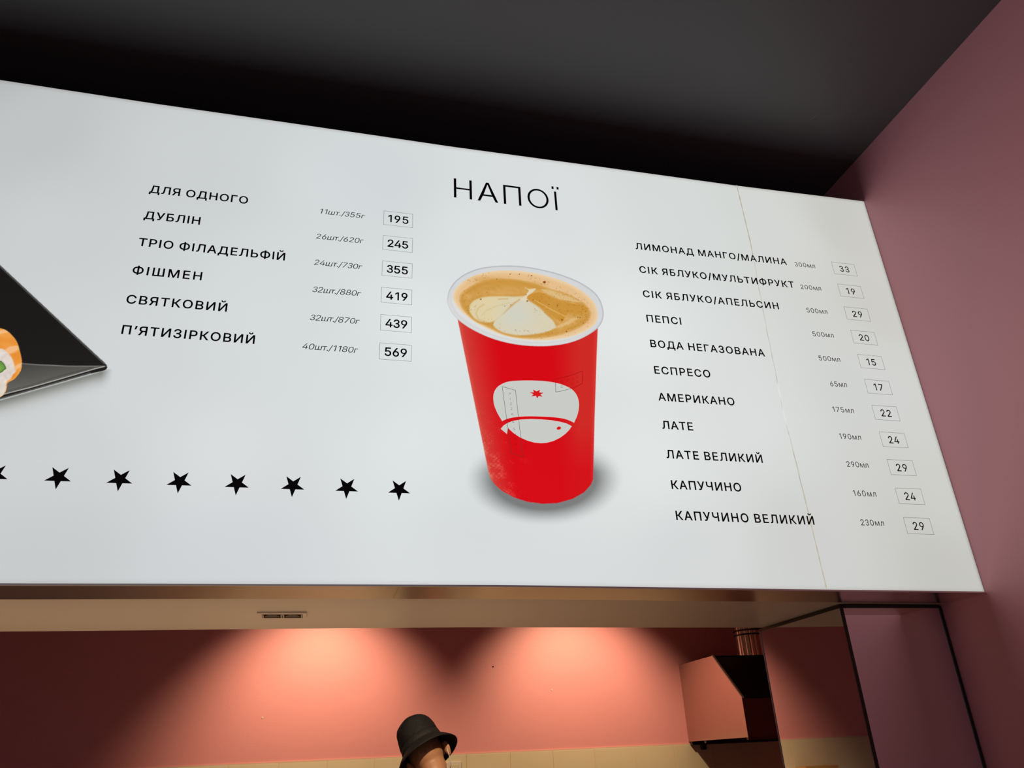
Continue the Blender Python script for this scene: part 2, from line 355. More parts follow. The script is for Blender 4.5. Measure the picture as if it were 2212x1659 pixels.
# ------------------------------------------------------------------ lettering
GLY = json.loads('''{"H":[1016,[[118,0,118,1000,245,1000,245,568,771,568,771,1000,898,1000,898,0,771,0,771,456,245,456,245,0]]],"&":[880,[[387,-13,295,-4,217,23,153,66,106,122,77,188,67,262,74,321,93,372,125,418,166,461,465,692,500,737,511,764,515,796,507,840,483,875,445,898,396,906,361,902,330,891,305,872,285,848,273,818,269,784,273,748,286,714,332,643,860,0,715,0,238,575,200,626,172,676,154,728,148,783,156,846,179,901,215,946,264,981,324,1002,393,1009,463,1002,522,981,570,947,606,903,629,852,636,795,632,751,619,711,599,673,573,639,541,606,303,428,251,384,216,343,197,302,191,258,197,212,215,172,244,138,282,113,327,97,379,91,438,98,494,116,546,147,592,188,631,238,661,298,680,366,686,441,801,441,796,354,780,283,756,226,729,182,654,92,600,46,533,13,460,-7]]],".":[369,[[187,-9,153,-2,124,17,104,46,97,81,104,115,124,144,153,164,187,170,222,164,251,144,271,115,277,81,271,46,251,17,222,-2]]],"/":[490,[[462,1047,140,-150,28,-150,350,1047]]],"0":[891,[[446,-13,342,2,255,47,186,122,135,223,104,349,94,499,104,649,136,776,187,878,256,952,343,998,446,1013,548,998,635,952,704,878,755,776,786,649,797,499,786,349,755,223,705,122,636,47,549,2],[446,97,513,109,570,145,616,203,649,283,669,382,676,499,669,618,649,717,616,797,570,855,513,891,446,903,377,891,320,855,275,797,242,717,222,618,215,499,222,382,242,283,275,203,320,145,377,109]]],"1":[891,[[150,0,150,107,768,107,768,0],[542,1000,542,0,417,0,417,881,411,881,169,703,169,839,390,1000]]],"2":[891,[[126,0,126,93,555,555,587,600,611,642,625,685,630,730,623,780,605,823,575,857,537,883,491,898,440,903,385,897,339,880,301,851,273,813,255,766,250,711,129,711,139,796,169,869,218,930,281,976,357,1004,442,1013,527,1004,601,976,663,932,710,875,739,808,749,732,744,677,729,624,702,569,660,508,602,437,300,119,300,111,765,111,765,0]]],"3":[891,[[428,-13,341,-5,261,19,192,59,138,113,102,180,86,259,215,259,226,211,249,171,282,139,325,116,374,103,430,98,488,103,541,119,585,146,618,183,640,229,647,285,641,337,621,386,588,427,540,459,476,480,395,487,308,487,308,588,566,881,566,889,137,889,137,1000,732,1000,732,905,415,547,415,568,518,567,606,542,677,498,729,437,762,365,772,285,761,202,728,130,676,70,607,24,523,-4]]],"4":[891,[[78,207,78,311,485,1000,611,1000,213,326,213,319,812,319,812,207],[554,0,554,624,674,624,674,0]]],"5":[891,[[435,-13,350,-5,275,22,212,64,163,118,130,183,117,256,240,256,250,213,271,175,302,143,341,118,385,103,435,98,492,105,543,127,585,160,617,205,638,258,644,319,637,380,616,435,583,480,540,515,488,537,428,544,378,540,329,528,285,508,252,483,132,497,189,1000,720,1000,720,889,296,889,263,593,268,593,305,619,349,639,399,651,451,656,517,649,578,631,632,601,678,561,716,511,745,454,763,390,768,321,758,229,725,149,674,81,607,30,526,-3]]],"6":[891,[[445,-13,357,-3,280,29,215,79,166,146,135,227,125,318,133,392,157,470,201,560,270,669,496,1000,633,1000,297,513,286,513,302,541,324,565,352,587,385,603,421,614,462,617,547,608,621,579,681,533,727,471,755,396,764,309,754,221,723,143,674,78,609,28,532,-3],[445,95,500,102,548,123,587,156,618,199,637,251,644,309,637,368,618,419,587,462,548,494,500,515,445,521,390,515,342,495,302,463,271,420,252,370,246,311,252,252,271,200,302,156,342,123,390,102]]],"7":[891,[[191,0,636,881,636,889,122,889,122,1000,768,1000,768,882,324,0]]],"8":[891,[[445,-13,350,-4,266,22,198,65,146,121,113,189,102,266,108,327,128,384,158,433,199,474,246,504,300,520,300,525,234,554,182,605,149,672,138,748,148,820,178,884,225,938,287,979,361,1005,445,1013,528,1005,602,979,663,938,710,884,740,820,750,748,739,672,706,605,655,554,591,525,591,520,643,504,690,474,730,433,761,384,781,327,788,266,777,189,744,121,692,65,623,22,540,-4],[445,97,507,102,560,118,603,145,635,180,655,223,662,272,655,325,634,371,600,409,556,438,504,456,445,462,385,456,333,438,289,409,255,371,234,325,227,272,233,223,253,180,285,145,329,118,382,102],[445,569,495,574,539,590,576,616,604,650,622,691,628,738,622,785,605,826,577,859,541,884,496,899,445,904,393,899,349,884,312,859,284,826,267,785,261,738,267,691,284,650,312,616,349,590,394,574]]],"9":[891,[[444,1013,532,1003,610,971,674,921,723,854,754,773,764,682,756,608,733,530,688,440,619,331,394,0,256,0,593,487,604,487,588,459,565,435,537,413,505,397,468,386,428,383,343,392,269,421,209,467,163,529,134,604,125,691,135,780,166,858,216,922,280,972,357,1003],[444,905,390,898,342,877,302,844,272,801,253,749,246,691,253,632,272,581,302,538,342,506,390,485,444,479,499,485,548,505,588,537,618,580,637,631,644,689,637,748,618,800,588,844,548,877,500,898]]],"A":[943,[[32,0,396,1000,543,1000,910,0,777,0,564,595,456,940,482,940,374,595,167,0],[216,279,216,391,727,391,727,279]]],"B":[897,[[118,0,118,1000,474,1000,569,991,646,964,706,923,749,869,774,805,783,735,777,677,760,629,734,591,700,562,661,540,619,524,619,515,667,506,714,483,756,447,791,399,814,340,821,268,813,196,787,131,742,77,677,35,592,9,485,0],[245,112,481,112,581,123,648,157,686,207,699,268,692,317,673,361,642,399,601,429,549,447,488,454,245,454],[245,561,468,561,520,566,566,582,605,608,635,642,654,683,660,732,649,793,614,843,556,877,472,888,245,888]]],"C":[1003,[[526,-13,403,2,295,49,205,125,137,227,94,352,79,499,94,647,137,773,205,875,295,951,403,998,526,1013,599,1008,669,991,733,964,790,926,840,879,880,822,910,758,930,685,803,685,788,733,765,776,737,812,702,842,663,866,620,883,574,893,526,896,438,884,361,850,296,793,246,715,214,617,203,499,214,382,246,284,296,207,361,150,439,116,526,104,574,107,620,118,663,135,702,158,737,188,765,225,788,267,803,315,930,315,911,243,881,178,840,122,791,74,734,37,669,9,600,-8]]],"I":[591,[[61,0,61,112,232,112,232,888,61,888,61,1000,530,1000,530,888,359,888,359,112,530,112,530,0]]],"L":[772,[[118,0,118,1000,245,1000,245,112,710,112,710,0]]],"O":[1048,[[525,-13,403,2,296,49,206,125,137,227,94,352,79,499,94,647,137,773,206,875,296,951,403,998,525,1013,647,998,754,951,844,875,912,773,955,647,969,499,955,352,912,227,844,125,754,49,647,2],[525,104,610,115,687,149,752,205,803,283,835,382,846,499,835,618,803,717,752,795,687,851,610,885,525,896,439,885,362,850,297,794,246,716,214,618,203,499,214,382,246,284,297,206,362,150,439,115]]],"P":[874,[[118,0,118,1000,462,1000,568,990,653,958,719,909,766,845,794,769,803,683,794,598,766,522,719,457,653,407,568,376,462,365,215,365,215,477,457,477,528,483,584,503,626,535,655,577,672,627,677,683,672,740,655,789,626,831,584,862,527,882,456,889,245,889,245,0]]],"R":[883,[[118,0,118,1000,464,1000,569,990,655,960,721,913,767,851,795,777,805,692,795,607,767,534,721,473,654,427,569,398,464,389,189,389,189,501,459,501,530,507,585,524,627,553,656,591,673,637,679,692,673,748,656,796,627,835,585,864,529,882,458,889,245,889,245,0],[694,0,452,450,595,450,841,0]]],"S":[878,[[440,-17,338,-9,251,18,179,61,126,118,90,188,75,268,205,268,217,216,243,172,280,139,327,115,381,101,440,97,504,102,562,118,610,145,648,181,671,224,679,274,673,317,653,352,622,379,582,402,481,437,361,470,251,512,169,568,132,615,110,670,102,732,113,811,147,880,201,936,270,979,353,1005,446,1013,540,1005,621,978,689,936,741,882,775,817,788,743,663,743,642,810,594,860,526,891,442,901,382,896,329,880,285,855,253,822,233,783,226,738,234,692,257,656,292,627,333,606,417,577,519,549,612,518,660,496,705,467,744,432,776,388,796,336,803,272,792,195,760,125,707,66,636,21,546,-8]]],"U":[1017,[[509,-16,398,-5,303,30,225,85,166,157,130,243,118,340,118,1000,244,1000,244,350,252,282,277,222,315,172,368,134,433,109,509,101,585,109,650,134,702,172,740,222,764,282,772,350,772,1000,899,1000,899,340,887,243,850,157,792,85,714,30,619,-5]]],"Z":[862,[[82,0,82,91,538,757,670,935,684,893,438,888,79,888,79,1000,780,1000,780,907,332,253,191,65,177,107,421,112,785,112,785,0]]],"І":[591,[[61,0,61,112,232,112,232,888,61,888,61,1000,530,1000,530,888,359,888,359,112,530,112,530,0]]],"А":[943,[[32,0,396,1000,543,1000,910,0,777,0,564,595,456,940,482,940,374,595,167,0],[216,279,216,391,727,391,727,279]]],"Б":[883,[[118,0,118,1000,715,1000,715,889,245,889,245,581,475,581,570,572,652,546,718,504,767,448,797,378,807,296,797,211,767,139,718,80,652,36,571,9,475,0],[245,111,472,111,562,123,628,159,669,218,683,297,669,370,628,425,562,459,472,470,245,470]]],"В":[897,[[118,0,118,1000,474,1000,569,991,646,964,706,923,749,869,774,805,783,735,777,677,760,629,734,591,700,562,661,540,619,524,619,515,667,506,714,483,756,447,791,399,814,340,821,268,813,196,787,131,742,77,677,35,592,9,485,0],[245,112,481,112,581,123,648,157,686,207,699,268,692,317,673,361,642,399,601,429,549,447,488,454,245,454],[245,561,468,561,520,566,566,582,605,608,635,642,654,683,660,732,649,793,614,843,556,877,472,888,245,888]]],"Г":[789,[[727,1000,727,889,245,889,245,0,118,0,118,1000]]],"Д":[1118,[[62,-215,62,111,144,111,168,137,190,169,211,209,230,259,247,319,262,391,285,579,319,1000,944,1000,944,111,1056,111,1056,-215,934,-215,934,0,184,0,184,-215],[290,111,818,111,818,889,435,889,409,579,385,381,368,294,347,219,321,157]]],"Е":[823,[[118,0,118,1000,732,1000,732,888,245,888,245,562,699,562,699,450,245,450,245,112,738,112,738,0]]],"З":[846,[[425,-13,332,-5,250,21,182,62,129,116,95,183,82,259,210,259,220,212,242,172,275,141,317,117,367,103,423,98,483,103,536,120,579,146,613,182,634,225,642,274,635,325,614,369,580,406,534,434,476,451,407,457,326,457,326,568,407,568,463,573,511,589,551,614,582,648,600,689,607,737,601,784,585,825,558,858,521,883,477,898,426,903,375,899,328,884,287,861,255,830,234,791,226,744,103,744,116,819,149,885,201,939,266,980,343,1005,428,1013,515,1004,589,976,649,933,694,878,722,813,731,744,720,666,686,601,633,551,564,519,564,512,623,496,673,468,713,431,742,386,760,332,766,273,755,195,722,126,670,68,601,24,518,-4]]],"И":[1029,[[911,0,783,0,785,645,795,892,817,889,681,650,269,0,118,0,118,1000,245,1000,244,309,233,105,216,108,267,210,354,359,762,1000,911,1000]]],"Й":[1029,[[911,0,783,0,785,645,795,892,817,889,681,650,269,0,118,0,118,1000,245,1000,244,309,233,105,216,108,267,210,354,359,762,1000,911,1000],[515,1105,464,1112,417,1131,378,1160,348,1199,328,1245,321,1295,409,1295,417,1253,439,1220,473,1198,515,1191,558,1198,592,1220,614,1253,621,1295,710,1295,704,1245,684,1199,654,1161,614,1131,568,1112]]],"К":[917,[[118,0,118,1000,245,1000,245,564,385,564,712,1000,866,1000,493,515,882,0,729,0,391,454,245,454,245,0]]],"Л":[1021,[[62,0,62,111,132,116,165,130,190,157,209,202,223,266,234,355,287,1000,903,1000,903,0,777,0,777,889,402,889,358,345,348,262,335,191,316,131,290,83,257,46,215,20,163,5]]],"М":[1235,[[118,0,118,1000,298,1000,565,312,632,96,604,96,672,311,936,1000,1116,1000,1116,0,991,0,997,899,1008,899,896,572,672,0,562,0,313,631,220,899,234,899,240,572,240,0]]],"Н":[1016,[[118,0,118,1000,245,1000,245,568,771,568,771,1000,898,1000,898,0,771,0,771,456,245,456,245,0]]],"О":[1048,[[525,-13,403,2,296,49,206,125,137,227,94,352,79,499,94,647,137,773,206,875,296,951,403,998,525,1013,647,998,754,951,844,875,912,773,955,647,969,499,955,352,912,227,844,125,754,49,647,2],[525,104,610,115,687,149,752,205,803,283,835,382,846,499,835,618,803,717,752,795,687,851,610,885,525,896,439,885,362,850,297,794,246,716,214,618,203,499,214,382,246,284,297,206,362,150,439,115]]],"П":[1016,[[898,1000,898,0,771,0,771,888,245,888,245,0,118,0,118,1000]]],"Р":[874,[[118,0,118,1000,462,1000,568,990,653,958,719,909,766,845,794,769,803,683,794,598,766,522,719,457,653,407,568,376,462,365,215,365,215,477,457,477,528,483,584,503,626,535,655,577,672,627,677,683,672,740,655,789,626,831,584,862,527,882,456,889,245,889,245,0]]],"С":[1003,[[526,-13,403,2,295,49,205,125,137,227,94,352,79,499,94,647,137,773,205,875,295,951,403,998,526,1013,599,1008,669,991,733,964,790,926,840,879,880,822,910,758,930,685,803,685,788,733,765,776,737,812,702,842,663,866,620,883,574,893,526,896,438,884,361,850,296,793,246,715,214,617,203,499,214,382,246,284,296,207,361,150,439,116,526,104,574,107,620,118,663,135,702,158,737,188,765,225,788,267,803,315,930,315,911,243,881,178,840,122,791,74,734,37,669,9,600,-8]]],"Т":[882,[[62,888,62,1000,819,1000,819,888,505,888,505,0,379,0,379,888]]],"У":[858,[[170,0,170,113,240,113,285,117,320,129,346,150,364,181,384,228,32,1000,171,1000,303,701,363,555,456,292,420,292,570,701,689,1000,826,1000,480,165,458,120,433,80,402,46,361,21,307,5,238,0]]],"Ф":[1136,[[524,72,397,85,288,124,199,187,134,272,93,377,79,500,93,623,134,728,199,813,288,876,397,915,524,928,611,928,739,915,848,876,936,813,1002,728,1043,623,1056,500,1043,377,1002,272,936,187,848,124,739,85,611,72],[530,189,606,189,704,198,785,224,849,269,896,330,924,408,934,500,924,592,896,670,849,731,785,776,704,802,606,811,530,811,432,802,351,776,287,731,240,670,211,592,202,500,211,408,240,330,287,269,351,224,432,198],[505,-57,505,1057,631,1057,631,-57]]],"Ч":[957,[[438,373,341,382,259,407,193,450,144,511,113,592,103,693,103,1000,230,1000,230,693,237,627,258,574,294,535,366,498,454,486,535,493,611,514,683,546,750,589,750,464,683,427,609,398,528,379],[712,0,712,1000,839,1000,839,0]]],"Ш":[1310,[[118,1000,245,1000,245,111,592,111,592,1000,718,1000,718,111,1065,111,1065,1000,1192,1000,1192,0,118,0]]],"Ь":[888,[[211,605,484,605,580,596,663,568,730,525,780,466,810,393,821,308,811,220,780,144,730,83,663,38,581,9,484,0,118,0,118,1000,245,1000,245,110,483,110,571,123,638,164,681,227,695,309,689,362,669,407,638,444,596,471,544,488,483,493,211,493]]],"Я":[883,[[764,0,638,0,638,889,426,889,354,882,298,864,256,835,227,796,210,748,204,692,210,637,227,591,256,553,298,524,354,507,424,501,694,501,694,389,419,389,314,398,229,427,163,473,115,534,87,607,78,692,87,777,115,851,162,913,228,960,313,990,419,1000,764,1000],[189,0,42,0,288,450,431,450]]],"г":[597,[[569,746,569,635,223,635,223,0,103,0,103,746]]],"л":[787,[[13,0,13,111,70,114,95,123,115,141,132,169,144,208,153,261,165,414,179,746,684,746,684,0,563,0,563,635,293,635,281,372,271,259,254,165,226,93,185,41,128,10,54,0]]],"м":[1052,[[103,0,103,746,284,746,484,260,537,80,516,80,547,196,595,330,766,746,948,746,948,0,828,0,832,697,846,697,816,591,784,495,578,0,472,0,265,495,232,590,201,697,219,697,223,388,223,0]]],"т":[639,[[260,0,260,638,13,638,13,746,626,746,626,638,380,638,380,0]]],"ш":[1125,[[103,746,223,746,223,111,502,111,502,746,622,746,622,111,901,111,901,746,1021,746,1021,0,103,0]]],"’":[348,[[101,626,160,1000,297,1000,193,626]]]}''')
GLY['1'][1] = GLY['1'][1][1:]; GLY['1'][0] = 720
for c_ in 'ІI': GLY[c_] = [363, [[118, 0, 118, 1000, 245, 1000, 245, 0]]]
GLY['3'] = [round(GLY['З'][0] * 0.94), [[round(v * (0.94, 1)[i % 2]) for i, v in enumerate(c)] for c in GLY['З'][1]]]
def area2(p): return sum(p[i - 1][0] * p[i][1] - p[i][0] * p[i - 1][1] for i in range(len(p))) / 2
def offset_poly(p, d):
    n = len(p); out = []
    for i in range(n):
        a, b, c = np.array(p[i - 1], float), np.array(p[i], float), np.array(p[(i + 1) % n], float)
        u, v = b - a, c - b; u /= np.linalg.norm(u) + 1e-9; v /= np.linalg.norm(v) + 1e-9
        nu, nv = np.array([-u[1], u[0]]), np.array([-v[1], v[0]]); m = nu + nv; L = np.linalg.norm(m)
        m = nu if L < 1e-6 else m / L; k = 1 / max(0.5, float(m @ nu)); out.append(tuple(b + m * d * k))
    return out
from mathutils.geometry import delaunay_2d_cdt
def fill(groups, nonzero=False):
    """triangulate outlines: even-odd inside each group, or by winding number for glyphs whose strokes overlap"""
    V, F = [], []
    for g in groups:
        pts, ed = [], []
        for c in g:
            b = len(pts); n = len(c); pts += [Vector((float(p[0]), float(p[1]))) for p in c]; ed += [(b + i, b + (i + 1) % n) for i in range(n)]
        sc_ = max(max(abs(p.x), abs(p.y)) for p in pts)
        ov, _, of, *_r = delaunay_2d_cdt(pts, ed, [], 0, sc_ * 1e-7)
        cen = np.array([[sum(ov[i].x for i in f) / 3, sum(ov[i].y for i in f) / 3] for f in of]); wn = np.zeros(len(of), int)
        for c in g:
            for p, q in zip(c, list(c[1:]) + [c[0]]):
                if p[1] == q[1]: continue
                up_ = q[1] > p[1]; m = ((p[1] > cen[:, 1]) != (q[1] > cen[:, 1])) & (cen[:, 0] < (q[0] - p[0]) * (cen[:, 1] - p[1]) / (q[1] - p[1]) + p[0])
                wn += m * ((1 if up_ else -1) if nonzero else 1)
        keep = (wn != 0) if nonzero else (wn % 2 == 1); b = len(V); V += [(v.x, v.y) for v in ov]
        F += [tuple(b + i for i in f) for f, k in zip(of, keep) if k]
    used = sorted({i for f in F for i in f}); mp = {i: n for n, i in enumerate(used)}
    return [V[i] for i in used], [tuple(mp[i] for i in f) for f in F]
_gc = {}
def glyph(ch, bold):
    key = (ch, bold)
    if key not in _gc:
        cs = [[(c[i], c[i + 1]) for i in range(0, len(c), 2)] for c in GLY[ch][1]]
        big = max(cs, key=lambda p: abs(area2(p))); sg = 1 if area2(big) > 0 else -1
        _gc[key] = fill([[offset_poly(c, -bold * sg) for c in cs]], True)
    return _gc[key]
def text(name, s, x0, x1, z, cap, bold=0, shear=0.0, sx=1.0, m=None, parent=None, y=BOARD_Y - 0.0012, tilt=0.0):
    """a line of letters whose ink runs from x0 to x1 on the sign, baseline z (above eye level)"""
    k = cap / 1000; pos = []; cur = 0
    for ch in s:
        if ch == ' ': cur += 300; pos.append(None); continue
        pos.append(cur); cur += GLY[ch][0]
    def ext(i): 
        xs_ = [v for c in GLY[s[i]][1] for v in c[0::2]]; return min(xs_) - bold, max(xs_) + bold
    l0 = ext(0)[0]; rN = pos[-1] + ext(len(s) - 1)[1]
    natural = (rN - l0) * k * sx; track = ((x1 - x0) - natural) / max(1, len(s) - 1)
    V, F = [], []
    for i, ch in enumerate(s):
        if pos[i] is None: continue
        gv, gf = glyph(ch, bold); b = len(V)
        for a, c in gv:
            X = x0 + (pos[i] - l0 + a) * k * sx + track * i + c * k * shear
            V.append((X * U, y, 1.6 + U * (z + c * k + tilt * (X - x0))))
        F += [tuple(b + q for q in f) for f in gf]
    o = mesh(name, V, F, m or M_ink, parent or board); P(o); return o
def poly_art(name, groups, m, y, parent=None):
    V, F = fill(groups); return P(mesh(name, [(a * U, y, 1.6 + b * U) for a, b in V], F, m, parent or board))
def frame_rect(name, x0, x1, z0, z1, t, m, y=BOARD_Y - 0.0012):
    return poly_art(name, [[[(x0, z0), (x1, z0), (x1, z1), (x0, z1)], [(x0 + t, z0 + t), (x1 - t, z0 + t), (x1 - t, z1 - t), (x0 + t, z1 - t)]]], m, y)

L_names = ["ДЛЯ ОДНОГО", "ДУБЛІН", "ТРІО ФІЛАДЕЛЬФІЙ", "ФІШМЕН", "СВЯТКОВИЙ", "П’ЯТИЗІРКОВИЙ"]
L_x1 = [-0.3815, -0.5545, -0.2078, -0.5142, -0.4040, -0.2873]
L_port = ["11шт./355г", "26шт./620г", "24шт./730г", "32шт./880г", "32шт./870г", "40шт./1180г"]
L_px0 = [-0.087, -0.092, -0.091, -0.089, -0.089, -0.109]
L_price = ["195", "245", "355", "419", "439", "569"]
for i in range(6):
    z = 2.162 - 0.1338 * i - 0.0008
    text('dish_name', L_names[i], -0.768 if i < 5 else -0.762, L_x1[i], z, 0.0372, 25, sx=1.04)
    text('portion_size', L_port[i], L_px0[i], 0.104, z - 0.006, 0.0262, -2, shear=0.21, sx=1.08)
    x = 0.188 + i * 0.0009; zt_ = 2.211 - 0.1339 * i
    frame_rect('price_frame', x, x + 0.1285, zt_ - 0.0755, zt_, 0.0011, M_inkgrey)
    text('price', L_price[i], x + 0.0205, x + 0.1100, zt_ - 0.0575, 0.0378, 25, sx=1.0)
R_names = ["ЛИМОНАД МАНГО/МАЛИНА", "СІК ЯБЛУКО/МУЛЬТИФРУКТ", "СІК ЯБЛУКО/АПЕЛЬСИН", "ПЕПСІ", "ВОДА НЕГАЗОВАНА", "ЕСПРЕСО", "АМЕРИКАНО", "ЛАТЕ", "ЛАТЕ ВЕЛИКИЙ", "КАПУЧИНО", "КАПУЧИНО ВЕЛИКИЙ"]
R_x1 = [2.195, 2.206, 2.090, 1.556, 1.958, 1.658, 1.753, 1.531, 1.836, 1.709, 2.023]
R_z = [2.162, 2.028, 1.893, 1.761, 1.630, 1.497, 1.3665, 1.2345, 1.102, 0.9685, 0.839]
R_tl = [0.011, 0.009, 0.008, 0.001, 0.001, 0.001, 0.001, 0, 0, 0.0, -0.004]
R_port = ["300мл", "200мл", "500мл", "500мл", "500мл", "65мл", "175мл", "190мл", "290мл", "160мл", "230мл"]
R_price = ["33", "19", "29", "20", "15", "17", "22", "24", "29", "24", "29"]
for i in range(11):
    x0 = 1.3815 + 0.0011 * i
    text('drink_name', R_names[i], x0 - 0.002 * (i in (0, 7, 8)), R_x1[i], R_z[i], 0.0362, 27, sx=1.04, tilt=R_tl[i] / (R_x1[i] - x0))
    xa = 2.2405 + 0.0010 * i + (0.026 if i == 5 else 0.004 if i in (6, 7, 8) else 0)
    text('drink_volume', R_port[i], xa, 2.3565 + 0.0009 * i, R_z[i] + 0.0085 * (1 - i / 9.0), 0.0258, 3, m=M_inkgrey, tilt=0.02 if i < 6 else 0)
    xb = 2.4615 + 0.0011 * i; zt_ = 2.2255 - 0.13465 * i
    frame_rect('price_frame', xb, xb + 0.1355, zt_ - 0.0735, zt_, 0.0012, M_inkgrey)
    wd = 0.0560 if '1' not in R_price[i] else 0.050
    text('price', R_price[i], xb + 0.0675 - wd / 2, xb + 0.0675 + wd / 2, zt_ - 0.0545, 0.0345, 15)

# heading drawn with even light strokes
hz0, hz1, t = 2.3355, 2.4485, 0.0115
def strokes(name, rects, extra=()):
    groups = [[r] for r in rects] + list(extra); return poly_art(name, groups, M_ink, BOARD_Y - 0.0012)
def R4(a, b, c, d): return [(a, b), (c, b), (c, d), (a, d)]
strokes('heading_letter', [R4(0.5040, hz0, 0.5155, hz1), R4(0.5775, hz0, 0.5890, hz1), R4(0.5155, 0.5 * (hz0 + hz1) - 0.0045, 0.5775, 0.5 * (hz0 + hz1) + 0.0045)])
strokes('heading_letter', [], [[[(0.6150, hz0), (0.6275, hz0), (0.6409, 2.3665), (0.6872, 2.3665), (0.7005, hz0), (0.7132, hz0), (0.6705, hz1), (0.6578, hz1)], [(0.6450, 2.3760), (0.6832, 2.3760), (0.6642, 2.4370)]]])
strokes('heading_letter', [], [[[(0.7400, hz0), (0.7515, hz0), (0.7515, hz1 - 0.0102), (0.8135, hz1 - 0.0102), (0.8135, hz0), (0.8250, hz0), (0.8250, hz1), (0.7400, hz1)]]])
cxo, czo = 0.9092, 2.3922
el = lambda rx, rz: [(cxo + rx * math.cos(a), czo + rz * math.sin(a)) for a in np.linspace(0, 2 * math.pi, 72, endpoint=False)]
strokes('heading_letter', [], [[el(0.0520, 0.0580), el(0.0412, 0.0482)]])
strokes('heading_letter', [R4(0.9920, hz0, 1.0030, hz1), R4(0.9812, 2.4630, 0.9918, 2.4785), R4(1.0065, 2.4630, 1.0172, 2.4785)])

# stars: five points, one pointing straight down
spts = np.array([(-0.0255, 0.0385), (0.0256, 0.0385), (0.0413, -0.0095), (0.0003, -0.0392), (-0.0415, -0.0095)])
sc_ = spts.mean(0); R_ = np.linalg.norm(spts - sc_, axis=1).mean()
def star_outline(cx_, cz_):
    o_ = []
    for k in range(5):
        a = -math.pi / 2 + k * 2 * math.pi / 5; o_.append((cx_ + R_ * math.cos(a), cz_ + R_ * math.sin(a)))
        a += math.pi / 5; o_.append((cx_ + 0.385 * R_ * math.cos(a), cz_ + 0.385 * R_ * math.sin(a)))
    return o_
for k in range(8):
    s_ = poly_art('star', [[star_outline(0.2837 - 0.19085 * k, 0.9236 + 0.0001 * k)]], M_ink, BOARD_Y - 0.0012)

# ------------------------------------------------------------------ printed picture: red cup of coffee
z3 = lambda pts: [(x / 2.765 + 940, y / 2.765 + 540) for x, y in pts]
z6 = lambda pts: [(x / 6.1444 + 960, y / 6.1444 + 560) for x, y in pts]
z5 = lambda pts: [(x / 8.2955 + 1060, y / 8.2955 + 800) for x, y in pts]
z4 = lambda pts: [(x / 4.6067, y / 4.6083 + 540) for x, y in pts]
RIM = smoothp(z6([(38,510),(60,420),(120,320),(220,230),(350,160),(500,115),(700,90),(900,86),(1100,104),(1300,140),(1500,190),(1700,262),(1850,338),(1980,430),(2060,530),(2103,650),(2112,740),(2090,830),(2030,920),(1920,1000),(1780,1070),(1620,1120),(1440,1148),(1280,1156),(1080,1148),(880,1120),(680,1070),(500,1000),(330,912),(200,820),(110,730),(60,640),(38,570)]))
INN = smoothp(z6([(115,480),(140,410),(230,310),(380,225),(560,172),(760,150),(980,155),(1200,185),(1420,240),(1620,310),(1780,390),(1900,480),(1990,580),(2030,690),(2030,780),(1990,870),(1880,950),(1740,1010),(1560,1055),(1380,1075),(1180,1075),(980,1055),(780,1010),(600,940),(430,850),(300,760),(200,670),(140,580),(118,530)]))
GOLD = smoothp(z6([(200,480),(300,385),(450,300),(640,262),(850,255),(1050,280),(1250,335),(1400,390),(1600,440),(1800,540),(1900,620),(1950,730),(1900,840),(1750,935),(1500,1020),(1200,1060),(900,1035),(650,945),(430,835),(300,740),(210,620)]))
MILK1 = smoothp(z6([(1080,488),(950,490),(800,486),(640,486),(500,498),(410,530),(345,580),(320,650),(335,720),(390,790),(460,832),(540,850),(640,840),(760,760),(900,600)]))
MILK2 = smoothp(z6([(640,850),(645,890),(680,930),(760,975),(880,1008),(1020,1020),(1180,1008),(1350,978),(1460,930),(1490,890),(1440,800),(1370,740),(1280,650),(1180,580),(1105,535),(1085,500),(1150,455),(1215,392),(1150,398),(1085,450),(1060,490),(960,560),(800,700),(680,790)]))
STREAK = smoothp(z6([(1270,395),(1400,400),(1600,465),(1800,548),(1790,582),(1600,555),(1450,510),(1330,450)]))
LOWC = smoothp(z6([(1450,935),(1600,895),(1750,815),(1800,770),(1700,770),(1600,830),(1480,880)]))
DARKG = smoothp(z6([(1090,500),(1230,440),(1350,470),(1500,540),(1700,590),(1850,620),(1900,680),(1800,740),(1640,720),(1570,830),(1500,800),(1400,730),(1280,640),(1150,560)]))
BODY = z3([(128,385),(320,1335),(330,1365),(355,1400),(400,1440),(470,1478),(550,1504),(640,1516),(730,1512),(820,1487),(890,1447),(930,1402),(943,1370),(952,1000),(964,640),(971,455),(600,300)])
rngb = np.random.RandomState(5)
bub = [(1327,305,18),(1155,220,8),(995,200,7),(873,200,6),(697,267,6),(483,533,10),(1097,557,9),(1385,600,7),(1500,613,7),(1560,805,10),(1620,960,9),(1175,543,6),(425,278,5),(450,450,5),(563,440,5),(1085,470,6),(1770,775,6),(1800,775,6),(1845,850,6),(880,605,5),(800,622,5)]
for _ in range(150):
    a = rngb.uniform(0, 2 * math.pi); r = rngb.uniform(0.72, 0.93); bub.append((1075 + 960 * r * math.cos(a) , 612 + 455 * r * math.sin(a) + 150 * r * math.cos(a), rngb.uniform(2, 4)))
for _ in range(60): bub.append((rngb.uniform(1200, 1900), rngb.uniform(450, 760), rngb.uniform(2, 4.5)))
